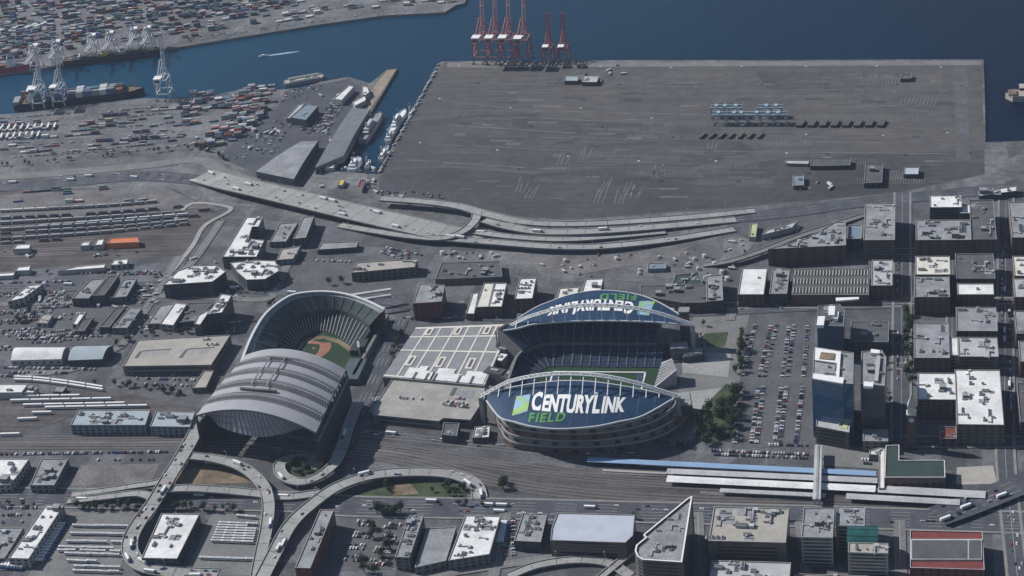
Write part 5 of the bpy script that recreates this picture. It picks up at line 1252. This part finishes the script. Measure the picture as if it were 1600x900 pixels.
for (x0,y0,x1,y1) in ((295,152,335,148),(300,160,330,156),(285,176,345,168),(345,164,410,154),(350,176,415,165),(345,188,415,178),(340,200,405,190),(330,212,395,203),(318,222,380,214),(310,232,352,226),(380,154,425,148),(385,140,432,136)):
    stack((x0,y0),(x1,y1),T1,4,.85,3)
for (x0,y0,x1,y1) in ((0,235,120,226),(130,230,230,222),(110,206,150,203),(160,196,210,192),(220,200,260,196),(0,192,60,188)): stack((x0,y0),(x1,y1),T1,1,.5,1)
QY = [(-30,120),(0,116),(100,100),(270,75),(400,54),(500,38),(600,24),(700,18),(760,10)]
def qy(x):
    for (xa,ya),(xb,yb) in zip(QY,QY[1:]):
        if xa <= x <= xb: return ya+(yb-ya)*(x-xa)/(xb-xa)
    return 10
for k in range(24):
    x = RND.uniform(-15,5)
    while x < 690:
        ln_ = RND.uniform(16,40); off = 13+k*4.4
        y0, y1 = qy(x)-off, qy(x+ln_)-off
        if y0 > -10 and RND.random() < (.8 if x < 420 else .45) and not (k < 2 and x < 260): stack((x,y0),(x+ln_,y1),T2,RND.choice((1,2,3)),.85,3,CC if x < 430 else ['white']*4+['grey','tan','blue'])
        x += ln_+RND.uniform(2,12)
W15 = 'along the island quay roads'
for (x0,x1,o) in ((270,430,6),(430,600,5),(600,690,4),(280,480,9)): lanes([(x0,qy(x0)-o),(x1,qy(x1)-o)],1,6,W15,7,.3,False)
for t in range(60):
    u = RND.random(); x = 684-94*u; y = 101+170*u; p = P(x+RND.uniform(1,4),y,.3); bb = MB(); s_ = RND.uniform(.8,1.7)
    bb.box(0,0,1,5*s_,2.4,2,M[RND.choice(('rwhite','rlight','unitd','cont_tan','rgrey'))]); bb.box(.6,0,2.4,2.4*s_,1.6,.9,M['rlight']); o = bb.build('material_stack'); o.location = p; o.rotation_euler = (0,0,1.0+RND.uniform(-.3,.3))
    tag(o,'pale crate stack on the terminal edge beside the ship slip','stack','crate stacks on the terminal edge beside the slip')
for (x0,y0,x1,y1) in ((0,50,20,42),(14,52,30,42),(40,46,60,38),(55,44,75,36),(170,32,185,24)): stack((x0,y0),(x1,y1),T2,3,1,1,['white'])
W14 = 'queued in the ferry yard lanes'
for k in range(9): lanes([(480+k*8,212-k*2),(520+k*6,160-k*2)] if k < 5 else [(452+k*3,205),(470+k*3,172)], 1, 6, W14, 4.2, .6)
for k in range(7): lanes([(440+k*9,160-k*3),(452+k*9,142-k*2)], 1, 6, W14, 5, .5)
for k in range(5): lanes([(365+k*14,252-k*2),(400+k*14,205-k*3)], 1, 6, W14, 5, .5)
lanes([(505,262),(580,270)],1,6,W14,3.4,.5); lanes([(556,292),(590,296)],1,6,W14,3.4,.6)
lanes([(594,300),(700,306)],1,6,'along the terminal fence beside the upper ramp',4,.4)
for (x,y,x2,y2) in ((0,545,20,545),(60,470,110,468),(0,490,40,488),(100,525,160,524),(225,488,245,470),(0,462,100,460),(150,475,165,455),(210,470,235,445),(225,500,300,498),(240,432,260,430),(280,455,330,452),(360,470,380,462),(345,520,372,516),(0,520,60,516),(0,505,50,503),(60,480,110,478)):
    lanes([(x,y),(x2,y2)], 2, 7, W11, 3.1, .6)
W16 = 'between the container stacks'
for (x0,y0,x1,y1) in ((0,186,110,178),(150,178,240,168),(130,190,260,178),(60,226,200,218),(150,202,290,192),(0,248,180,236),(60,242,250,226),(0,226,60,222),(200,214,300,204),(180,240,300,226)):
    lanes([(x0,y0),(x1,y1)],1,6,W16,4.6,.55,False)
for (x0,y0,x1,y1) in ((120,186,200,180),(210,176,290,170),(140,200,180,197),(230,196,300,188),(100,214,170,208),(190,222,290,212),(0,243,60,238),(260,222,310,216)): stack((x0,y0),(x1,y1),T1,2,.6,2,['navy','brown','grey','navy','white'])
lot([(0,199),(92,196),(90,202),(-4,206)],2,9,'in the pale row of the near container yard',.9,'truck',0); lot([(0,212),(66,209),(64,216),(-4,219)],2,7,'in the pale row of the near container yard',.95,'truck',0)
# rail cars
def rake(px, kinds, where, pitch=18.5, fill=.8, kind='freight wagon', z=.6):
    pts = spline([P(x,y,0) for x,y in px], 12); acc = 0; pos = [0]
    for a, c in zip(pts, pts[1:]): pos.append(pos[-1]+(c-a).length)
    s = pitch/2; i = 0
    base = RND.choice(kinds)
    while s < pos[-1]:
        while i < len(pos)-2 and pos[i+1] < s: i += 1
        a, c = pts[i], pts[i+1]; d = c-a; t = (s-pos[i])/max(1e-6, pos[i+1]-pos[i])
        if RND.random() < .2: base = RND.choice(kinds)
        if RND.random() < fill: put('rail', base, a.lerp(c,t), math.atan2(d.y,d.x), f'{dict(coach="white passenger coach",tank="black tank wagon",hopper="grey hopper wagon",box="brown box wagon",white="white covered wagon").get(base, base+" container wagon")} {where}', f'{base} rail cars {where}', z=z)
        s += pitch
    return
RK = ['tank','hopper','grey','white','navy','tank','tank','hopper','grey','box','white','hopper']
for j, ln in enumerate(([(0,332),(160,324),(255,316)],[(0,343),(160,335),(280,325)],[(0,351),(200,339),(325,330)],[(0,361),(200,349),(320,338)],[(0,367),(200,355),(300,346)],[(0,376),(150,366),(290,352)],[(0,382),(90,376)],[(60,356),(300,337)])):
    rake(ln, RK, ('in the first','in the second','in the third','in the fourth','in the fifth','in the sixth','in the seventh','in the eighth')[j]+' row of the rail yard', 18.5, .93)
for j, ln in enumerate(([(22,592),(60,594),(110,600),(162,608)],[(22,596),(60,598),(108,604),(160,612)],[(0,623),(130,621)],[(16,629),(172,626)],[(36,636),(196,633)],[(70,640),(236,637)],[(50,648),(96,647)],[(27,658),(76,656)],[(0,682),(34,681)])):
    rake(ln, ['coach'], 'on track %s of the passenger yard' % ('one','two','three','four','five','six','seven','eight','nine')[j], 26, 1.0)
rake([(150,677),(185,679)], ['navy'], 'on the through tracks by the overpass', 18, .8)
# trees --------------------------------------------------------------
TREES = []
def trees(px, n, where, spread=3, s0=.8, s1=1.5, z=0):
    pts = [P(x,y,0) for x,y in px]
    for i in range(n):
        t = (i+RND.random()*.8)/n*(len(pts)-1); k = min(int(t), len(pts)-2); p = pts[k].lerp(pts[k+1], t-k)+Vector((RND.uniform(-spread,spread), RND.uniform(-spread,spread), 0))
        s = RND.uniform(s0, s1); TREES.append((p, s, where))
trees([(1152,606),(1142,640),(1138,690)],26,'in the grove beside the big car park',7,1.5,2.3); trees([(1128,640),(1108,665),(1100,690)],26,'in the grove beside the big car park',10,1.5,2.3)
trees([(1163,520),(1158,560),(1152,592)],14,'in the row between the plaza and car park',3,1.3,1.9)
trees([(122,797),(170,796),(222,797)],16,'along the avenue above the bus yard',3,.9,1.5); trees([(250,795),(300,796),(326,799)],14,'in the hedge above the ringed white hall',3,1.1,1.7); trees([(338,798),(372,802)],7,'beside the ramp above the bus rows',3,1,1.5)
trees([(455,727),(470,722),(480,735),(468,742),(455,737)],14,'inside the spiral ramp',4,.9,1.4); trees([(495,722),(510,728),(500,740)],7,'beside the spiral ramp',4,.9,1.4)
trees([(640,770),(690,762),(725,770),(700,776)],18,'on the scrub inside the long curved ramp',6,.8,1.4); trees([(600,768),(620,756)],6,'on the scrub inside the long curved ramp',5,.8,1.2); trees([(780,755),(790,765)],4,'beside the avenue crossing near the tracks',4,1.3,1.9)
trees([(590,803),(625,805)],10,'at the head of the treed lot',3,1.2,1.9); trees([(582,820),(578,850)],7,'in the island of the treed lot',3,1.1,1.8); trees([(560,880),(575,895),(610,870),(612,850)],12,'at the foot of the treed lot',5,1.2,2)
trees([(1420,490),(1420,600)],20,'in the row beside the old town street',4,1.3,2.0); trees([(1435,476),(1490,478),(1488,498)],14,'in the small old town park',8,1.1,1.7); trees([(1580,480),(1577,560)],8,'beside the wide street at right',3,1,1.5)
trees([(610,560),(630,525)],12,'along the wall of the exhibition hall',3,.9,1.4); trees([(0,260),(100,252),(200,243),(300,232)],22,'in the line between highway and container yard',3,.7,1.2); trees([(300,228),(340,240),(350,250)],9,'behind the highway bend',4,1,1.6)
trees([(225,524),(350,518)],16,'above the parking garage',3,.8,1.3); trees([(180,540),(210,530)],6,'left of the parking garage',4,1,1.5); trees([(150,600),(240,608),(300,622)],20,'in the dark line beside the passenger tracks',3,.8,1.4)
trees([(20,500),(45,505),(50,490)],9,'among the far left yards',6,1,1.6); trees([(355,458),(400,452)],8,'west of the ballpark',4,.8,1.2); trees([(690,488),(790,488)],6,'west of the exhibition hall',3,.8,1.1)
trees([(1340,700),(1372,706)],7,'beside the station forecourt',3,.8,1.2); trees([(1045,700),(1075,698)],8,'on the verge below the stadium',3,.8,1.2)
trees([(1390,500),(1386,640)],9,'behind the towers',4,.9,1.3); trees([(1060,477),(1110,476)],5,'west of the stadium street',3,.8,1.2); trees([(510,445),(540,440)],4,'beside the tan warehouse',4,1.2,1.8)
for sx_ in ((1435,468,1550,467),(1435,395,1555,392),(1402,700,1560,692),(860,492,1040,489),(650,790,780,791),(880,811,1000,812),(1110,812,1250,816),(0,790,60,790),(1260,395,1400,393),(430,470,420,480),(1098,505,1095,545),(20,430,110,428)):
    trees([sx_[:2], sx_[2:]], 5, 'along the city streets', 2, .6, 1.1)
tm = [tree_meshes(v) for v in range(4)]
print('trees', len(TREES)); RND2 = random.Random(3); TREES = TREES if len(TREES) <= 300 else RND2.sample(TREES, 300)
for i, (p, s, where) in enumerate(TREES):
    r = empty('broadleaf_tree', p, 'dark green broadleaf tree '+where, 'tree', 'trees '+where, RND.uniform(0,6)); r.scale = (s, s, s*RND.uniform(.85,1.1))
    t, c = tm[i%4]; part('trunk', t, r, (0,0,0)); part('crown', c, r, (0,0,0))
# emit fleets ----------------------------------------------------------
BUILD = {'car': (car_mesh, 'parked_car', 'car'), 'truck': (truck_mesh, 'box_truck', 'truck'), 'bus': (lambda v: bus_mesh(), 'parked_bus', 'bus'),
         'container': (cont_mesh, 'shipping_container', 'container'), 'rail': (rail_mesh, 'rail_car', 'rail car')}
campos = Vector((0,0,H))
SPLIT = {}
for kind, items in FLEET.items():
    fn, name, cat = BUILD[kind]; cache = {}; proto = {}
    vis = [t for t in items if -5 < proj(t[0])[0] < 1605 and -5 < proj(t[0])[1] < 905]
    items = vis; items.sort(key=lambda t: (t[0]-campos).length)
    if kind == 'container':   # the topmost of each stack are what the photo shows; the nearest first
        cells = {}
        for t in items:
            k = (round(t[0].x,1), round(t[0].y,1)); cells.setdefault(k, []).append(t)
        tops = [max(v, key=lambda t: t[0].z) for v in cells.values()]; tid = set(map(id, tops))
        items = sorted(tops, key=lambda t: (t[0]-campos).length)+[t for t in items if id(t) not in tid]
    ind, rest = items[:290], items[290:]
    if kind == 'container': rest = [t for t in rest]
    for p, rz, var, label, group, sc in ind:
        if var not in cache: cache[var] = fn(var).mesh(name)
        nme = name if 'driving' not in label or kind != 'car' else 'moving_car'
        o = bpy.data.objects.new(nme, cache[var]); C.objects.link(o); o.location = p; o.rotation_euler = (0,0,rz)
        o['label'] = label; o['category'] = cat; o['group'] = group
    if rest:
        big = MB()
        for p, rz, var, label, group, sc in rest:
            if var not in proto: proto[var] = fn(var)
            s = proto[var]; c, q = math.cos(rz), math.sin(rz); k = len(big.v)
            big.v += [(p.x+x*c-y*q, p.y+x*q+y*c, p.z+z) for x, y, z in s.v]
            ids = [big.mid(mt) for mt in s.ms]
            big.f += [tuple(k+j for j in f) for f in s.f]; big.mi += [ids[i] for i in s.mi]
        o = big.build({'car':'distant_cars','truck':'distant_trucks','bus':'distant_buses','container':'distant_containers','rail':'distant_rail_cars'}[kind])
        o['kind'] = 'stuff'; o['label'] = {'car':'hundreds of smaller cars parked in the farther yards and streets','container':'mass of mixed shipping containers stacked in the far harbour yards'}.get(kind, 'mass of far '+cat+' shapes in the distance'); o['category'] = cat+'s'
    print('fleet', kind, len(ind), len(rest))

b = MB(); b.cyl(0,0,0,10,.22,.14,M['rlight'],5); b.bar((0,0,10),(2.6,0,10.6),.2,M['rlight']); b.box(2.9,0,10.6,1.1,.5,.25,M['rlight']); lpm = b.mesh('street_lamp')
for p, rz, lab in LAMPS: tag(part('street_lamp', lpm, None, p, rz), 'thin grey lamp post on the edge of the '+' '.join(lab.split()[:7]), 'street lamp', 'lamp posts on the '+' '.join(lab.split()[:7]))
# ---------------------------------------------------------------- ships and boats
def hull(root, off_len, w_, h_, mt, deck, name='hull', bow=.16, z0=-4, n=12):
    L_ = off_len; prof = []
    for i in range(n+1):
        t = i/n; k = 1.0
        if t > 1-bow: k = max(.03, 1-((t-(1-bow))/bow)**2)
        if t < .05: k = .8+.2*t/.05
        prof.append((t*L_-L_/2, k*w_/2))
    pts = [Vector((x,-y)) for x,y in prof]+[Vector((x,y)) for x,y in prof[::-1]]
    b = MB(); b.sides(pts, z0, h_, mt); b.poly(inset(ccw(pts), .4), h_-1.2, deck)
    b.add([(*p,h_) for p in ccw(pts)]+[(*p,h_) for p in inset(ccw(pts),.5)], [(i,(i+1)%len(pts),len(pts)+(i+1)%len(pts),len(pts)+i) for i in range(len(pts))], mt)
    return b.build(name, root)
a, c = P(24,166,0), P(226,143,0); d = c-a; mp = (a+c)/2
sh = empty('container_ship', (mp.x,mp.y,0), 'black hulled container ship loaded with blue and white containers at the near quay', 'ship', None, math.atan2(d.y,d.x)); LS = d.length
hull(sh, LS, 31, 8, M['hullb'], M['dirtred'])
b = MB(); b.box(-LS/2+30,0,16,10,28,18,M['wwhite']); b.box(-LS/2+30,0,26,11,31,3,M['glass']); b.box(-LS/2+30,0,28.2,9,26,1.2,M['wwhite']); b.box(-LS/2+18,0,18,6,8,14,M['cont_brown']); b.build('superstructure', sh)
for i in range(13):
    x = -LS/2+46+i*13.2
    if x > LS/2-32: break
    col = ['blue','navy','blue','blue','navy','white','blue','teal','white','grey','brown','grey','teal'][i%13]; b = MB()
    for r in range(11):
        hh = RND.choice((3,3,4)) if i not in (5,8) else 4
        cc = col if RND.random() < .65 else RND.choice(CC); b.box(x, -13.5+r*2.7, 7+hh*1.3, 12.2, 2.5, hh*2.6, M['cont_'+cc])
    b.build('container_bay', sh)
for i in range(2): 
    b = MB(); b.box(-LS/2+4+i*1,0,9,10,27,6,M['cont_'+('navy','grey')[i]]); 
b.build('container_bay', sh)
b = MB(); b.bar((LS/2-14,0,7),(LS/2-14,0,20),.8,M['orange']); b.build('mast', sh)
# red hulled ship
a, c = P(-70,122,0), P(56,103,0); d = c-a; mp = (a+c)/2
rs = empty('cargo_ship', (mp.x,mp.y,0), 'red hulled cargo ship cut by the left edge at the island quay', 'ship', None, math.atan2(d.y,d.x)); LR = d.length
hull(rs, LR, 26, 9, M['hullr'], M['rgrey'])
b = MB(); b.box(LR/2-40,0,16,12,18,16,M['white']); b.box(LR/2-40,0,25,9,20,3,M['glass']); b.build('superstructure', rs)
for i in range(4):
    b = MB()
    for r in range(8): cc = RND.choice(['white','grey','red','brown','navy']); b.box(LR/2-58-i*13,-10+r*2.8,7+RND.choice((2.6,3.9)),12.2,2.5,6,M['cont_'+cc])
    b.build('container_bay', rs)
# barge ships at island
a, c = P(100,99,0), P(252,80,0); d = c-a; mp = (a+c)/2
r_ = empty('cargo_ship', (mp.x,mp.y,0), 'long dark brown cargo ship with a yellow hatch moored at the island quay', 'ship', None, math.atan2(d.y,d.x)); LR = d.length
hull(r_, LR, 24, 7, M['hullb'], M['dirtred'])
for i, cc in enumerate(('wwhite','unitd','dirtred','yellow','dirtred','rlight','unitd','dirtred')):
    b = MB(); b.box(-LR/2+24+i*(LR-60)/7,0,9,12,16,5,M[cc]); b.box(-LR/2+24+i*(LR-60)/7,0,12,8,9,1,M['unitd']); b.build('hatch', r_)
# barge in channel
a, c = P(444,130,0), P(507,119,0); d = c-a; mp = (a+c)/2
bg_ = empty('barge', (mp.x,mp.y,0), 'flat deck barge with pale rails floating off the ferry yard', 'barge', None, math.atan2(d.y,d.x)); hull(bg_, d.length, 22, 2.5, M['hullg'], M['rtan'], bow=.08)
for y in (-8,8):
    b = MB(); b.bar((-d.length/2+8,y,3.2),(d.length/2-8,y,3.2),1.6,M['rcream'],2.4); b.build('deck_rail', bg_)
for x, cc in ((-20,'green'),(5,'teal'),(18,'grey')): b = MB(); b.box(x,0,3.2,9,6,3,M['cont_'+cc]); b.box(x,0,4.9,7,4,.5,M['unitd']); b.build('deck_house', bg_)
# moored ships in the slip
def ship(px0, px1, wid, label, hm, dk, ht=7, name='moored_ship', cat='ship', tiers_=3):
    a, c = P(*px0,0), P(*px1,0); d = c-a; mp = (a+c)/2; r = empty(name, (mp.x,mp.y,0), label, cat, None, math.atan2(d.y,d.x)); L_ = d.length
    hull(r, L_, wid, ht-4, M[hm], M[dk])
    for k in range(tiers_):
        b = MB(); s = 1-.22*k; b.box(-L_*.1+k*1.5,0,ht-4.5+1.4+k*2.8,L_*.45*s,wid*.68*s,2.8,M['white'] if hm != 'hullg' else M['rlight']); b.box(-L_*.1+k*1.5,0,ht-4.3+1.4+k*2.8,L_*.452*s,wid*.69*s,.7,M['glass']); b.build('deck_house', r)
    b = MB(); x = L_*.05; b.bar((x,0,ht),(x,0,ht+14),.5,M['rlight']); b.bar((x,-3,ht+11),(x,3,ht+11),.3,M['rlight']); b.build('mast', r)
    b = MB(); b.cyl(-L_*.2,0,ht,ht+9,1.6,1.4,M['rlight'],8); b.build('funnel', r)
    return r
ship((566,222),(594,178),15,'grey cutter moored along the long pier shed','hullg','rgrey',9,tiers_=3)
ship((611,208),(633,173),11,'bright white vessel moored at the empty terminal side of the slip','white','white',8)
ship((605,222),(613,205),9,'small white vessel astern of the bright white vessel','white','rlight',7,tiers_=2)
ship((549,268),(560,248),14,'stubby pale blue ferry at the inner end of the slip','white','rlav',8,'ferry_boat','ferry',2)
ship((594,250),(606,228),7,'narrow work boat at the inner terminal side of the slip','white','rgrey',6,tiers_=1)
ship((573,262),(577,250),6,'small boat with a brown cabin in the inner slip','white','dirtred',5,tiers_=1)
ship((640,182),(645,172),6,'small work boat by the terminal side of the slip mouth','white','rgrey',5,tiers_=1)
# ferry at right edge
a, c = P(1571,150,0), P(1700,147,0); d = c-a; mp = (a+c)/2
fr = empty('car_ferry', (mp.x,mp.y,0), 'tan decked car ferry leaving the frame at the right edge', 'ferry', None, math.atan2(d.y,d.x)+math.pi)
hull(fr, d.length, 28, 5, M['rtan'], M['rtan'], bow=.1)
x = d.length/2
b = MB(); b.box(x-10,0,5.4,12,20,2,M['dirtred']); b.build('end_deck', fr)
b = MB(); b.box(-8,0,8,d.length-42,38,7,M['rtan']); b.box(-8,0,12.2,d.length-50,30,1.6,M['rtan']); b.build('cabin_deck', fr)
b = MB(); b.box(x-24,0,13,8,16,4,M['wdark']); b.box(x-24,0,15.3,9,17,.6,M['rtan']); b.build('wheelhouse', fr)
# speed boat and wake
a, c = P(411,88,-4), P(470,80,-4); d = c-a
bt = empty('speed_boat', (a.x,a.y,-3.8), 'small white boat at the head of a pale wake in the channel', 'boat', None, math.atan2(d.y,d.x)+math.pi)
hull(bt, 14, 4.5, 1.8, M['white'], M['white'], z0=-1); b = MB(); b.box(0,0,2.2,4,3,1.6,M['white']); b.box(0,0,2.4,4.1,3.1,.6,M['glass']); b.build('cabin', bt)
b = MB(); n = 14; nv = Vector((-d.y,d.x,0)).normalized()
rows = [[a.lerp(c,i/n)+nv*s*(1.2+3.2*(i/n)**.6)*(1-(i/n)**4)+Vector((0,0,.15)) for i in range(n+1)] for s in (-1,1)]
b.grid(rows, mat('wake_foam',(.28,.36,.42),.8,.35,.15)); o = b.build('wake_foam'); o['kind'] = 'stuff'; o['label'] = 'pale foam wake trailing the small white boat'; o['category'] = 'wake'
# ---------------------------------------------------------------- painted markings on the terminal
b = MB()
def pline(x0,y0,x1,y1,w_=1.6,mt=M['paintd']): 
    l_, r_ = strip([P(x0,y0,.3),P(x1,y1,.3)], w_); b.grid([r_,l_], mt)
for s in ((800,171,1110,180),(800,183,1050,193),(925,201,1040,207),(890,213,1038,221),(705,158,800,170),(692,172,1000,177),(1300,163,1435,166),(1225,220,1385,223),(1055,117,1130,117),(760,130,1100,136),(1120,150,1480,150),(700,195,900,208),(1240,140,1480,142),(670,225,900,236),(1050,236,1480,240),(900,252,1100,256),(1290,116,1340,116),(1115,205,1230,206),(1240,208,1400,209),(640,250,820,262),(740,142,980,148)):
    pline(*s, w_=RND.choice((1.2,1.6,.9)), mt=M['paintd'])
for x in range(1342,1462,5): pline(x,133,x+6,116,.9)
for x in range(1405,1462,6): pline(x,166,x+5,152,.9)
for x,y in ((806,300),(820,310),(935,300),(928,318),(960,318),(972,305),(985,310),(1020,278),(870,258),(1105,235),(905,250)):
    for k in range(3): pline(x+k*6,y,x+k*6+RND.uniform(4,12),y-RND.uniform(14,24),1.0)
for k in range(46):
    x0_, y0_ = RND.uniform(690,1380), RND.uniform(118,290); n_ = RND.randint(8,26); dx_ = -.55+(x0_-690)/690*.55
    for q_ in range(n_): pline(x0_+q_*4.2,y0_,x0_+q_*4.2-dx_*9,y0_-9,.55)
    pline(x0_,y0_,x0_+n_*4.2,y0_,.6)
for k in range(60):
    x, y = RND.uniform(680,1480), RND.uniform(115,300); ln_ = RND.uniform(15,60); pline(x,y,min(1485,x+ln_),y+ln_*.02,RND.uniform(.6,1.4))
for x in range(1150,1275,10): pline(x+ (1275-x)*.0+12, 505, x+2, 692, .35)
struct('painted_markings', b)
b = MB(); tars = [mat('tar_patch',(.05,.052,.058),.9,.2,.05), mat('pale_patch',(.115,.108,.10),.95,.25,.04)]
for k in range(90):
    x, y = RND.uniform(700,1470), RND.uniform(112,310); w_, h_ = RND.uniform(4,46), RND.uniform(1,5)
    if y > 290 and x > 1200: continue
    q = [p.xy for p in pix([(x,y),(x+w_,y+RND.uniform(-1,1)),(x+w_-h_*.5,y+h_),(x-h_*.5,y+h_)],0)]; b.poly(q, .21+k*.0008, RND.choice(tars))
struct('asphalt_patches', b)
# dark trailers parked in rows on the terminal
b = MB(); b.box(0,0,2,14,2.6,2.6,M['unitd']); b.box(0,0,.8,12,1.6,.5,M['wdark'])
for x in (-5,5): b.box(x,0,.5,1.2,2.4,1,M['tyre'])
tmh = b.mesh('parked_trailer')
for x in range(1248,1375,18):
    for dx in (-3,0,3):
        p = P(x+dx+3,195,0); o = part('parked_trailer', tmh, None, p, 1.35, (1.6,1.5,1.3)); tag(o,'black trailer standing in the spaced row on the empty terminal','trailer','black trailers in the spaced row')
for x in range(1098,1196,15):
    p = P(x,214,0); o = part('parked_trailer', tmh, None, p, 1.2, (1.3,1.3,1.2)); tag(o,'black trailer parked below the blue yard gantries','trailer','black trailers below the blue gantries')
# light masts
b = MB(); b.cyl(0,0,0,28,.35,.2,M['rlight'],6); b.box(0,0,28.3,3.4,3.4,.5,M['rlight'])
for k in range(6): b.box(1.6*math.cos(k),1.6*math.sin(k),27.9,.7,.7,.5,M['white'])
lm = b.mesh('light_mast')
for x,y in ((720,128),(830,128),(940,130),(1050,132),(1160,130),(1260,130),(1370,130),(1470,132),(690,180),(800,195),(910,196),(1020,212),(1260,238),(1380,240),(1480,236),(660,250),(780,262),(890,272),(1000,280),(1120,280),(1230,268)):
    o = part('light_mast', lm, None, P(x,y,0)); tag(o,'tall thin light mast on the empty terminal','light mast','light masts on the empty terminal')
# loose construction and yard clutter: individual piles, tanks and cabins
def clutter(n, box, where, kinds=('cabin','pile','tank','crate')):
    for _ in range(n):
        x, y = RND.uniform(box[0],box[2]), RND.uniform(box[1],box[3]); p = P(x,y,.3); k = RND.choice(kinds); b = MB(); s = RND.uniform(.7,1.6)
        if k == 'cabin': b.box(0,0,1.4,7*s,3,2.8,M[RND.choice(('rwhite','rlight','wblue','rgrey','rcream'))]); b.box(0,0,2.95,7.3*s,3.3,.3,M['rlight']); b.box(1,-1.5,1.1,.9,.12,2,M['unitd'])
        elif k == 'pile':
            b.cyl(0,0,0,1.6*s,4*s,1.4*s,M['dirt'],9); b.cyl(.8,.4,1.6*s,2.4*s,1.5*s,.3*s,M['dirt'],7)
        elif k == 'tank': b.cyl(0,0,0,3*s,2*s,2*s,M['wwhite'],10); b.cyl(0,0,3*s,3.6*s,2*s,.3,M['rlight'],10)
        else: b.box(0,0,1,4*s,2.5,2,M[RND.choice(('cont_brown','cont_grey','unitd','cont_tan'))]); b.box(1.2,.4,2.6,2,1.6,1.2,M['unitd'])
        o = b.build({'cabin':'site_cabin','pile':'earth_pile','tank':'storage_tank','crate':'material_stack'}[k]); o.location = p; o.rotation_euler = (0,0,RND.uniform(0,3.1))
        lab = {'cabin':'small pale site cabin','pile':'heap of bare earth','tank':'small white storage tank','crate':'dark stack of materials'}[k]
        tag(o, f'{lab} {where}', {'cabin':'cabin','pile':'earth pile','tank':'tank','crate':'stack'}[k], f'{lab}s {where}')
clutter(30,(0,445,250,470),'along the far left streets'); clutter(24,(300,150,440,235),'between the container stacks',('cabin','crate')); clutter(20,(600,130,690,280),'along the slip wall',('cabin','crate')) if 0 else None; clutter(34,(830,395,1140,432),'in the construction yard beside the elevated lanes'); clutter(16,(1100,370,1175,440),'at the head of the construction yard'); clutter(26,(450,150,560,235),'in the ferry yard'); clutter(12,(380,185,450,215),'in the dark yard beside the container stacks')
clutter(14,(500,262,585,298),'at the head of the ship slip'); clutter(26,(10,470,230,530),'in the crowded yards left of the ballpark'); clutter(12,(585,300,700,310),'along the terminal fence beside the upper ramp',('cabin','crate')); clutter(8,(900,100,975,128),'near the two workshops on the terminal',('cabin','crate'))
clutter(12,(690,395,790,405),'west of the solar warehouse'); clutter(10,(1240,285,1300,300),'at the terminal gate',('cabin','crate')); clutter(10,(280,404,345,430),'beside the freight strip'); clutter(8,(0,392,260,402),'on the rail yard apron',('crate','cabin'))
lot([(455,175),(560,150),(500,235),(400,220)],9,9,'queued in the ferry yard',.4,'car',0,3) if 0 else None
# ---------------------------------------------------------------- haze
hz = MB(); hz.add([(x,y,z) for z in (-9,1260) for x,y in ((-9000,-500),(8000,-500),(8000,11000),(-9000,11000))], [(2,3,1,0),(4,5,7,6),(0,1,5,4),(1,3,7,5),(3,2,6,7),(2,0,4,6)], M['concrete'])
ho = hz.build('haze'); ho['kind'] = 'stuff'
hm = bpy.data.materials.new('haze'); hm.use_nodes = True; n = hm.node_tree; n.nodes.clear()
vo = n.nodes.new('ShaderNodeVolumePrincipled'); om = n.nodes.new('ShaderNodeOutputMaterial'); n.links.new(vo.outputs[0], om.inputs['Volume'])
vo.inputs['Color'].default_value = (.62,.76,1,1); vo.inputs['Density'].default_value = HAZE; vo.inputs['Anisotropy'].default_value = .2
ho.data.materials.clear(); ho.data.materials.append(hm)
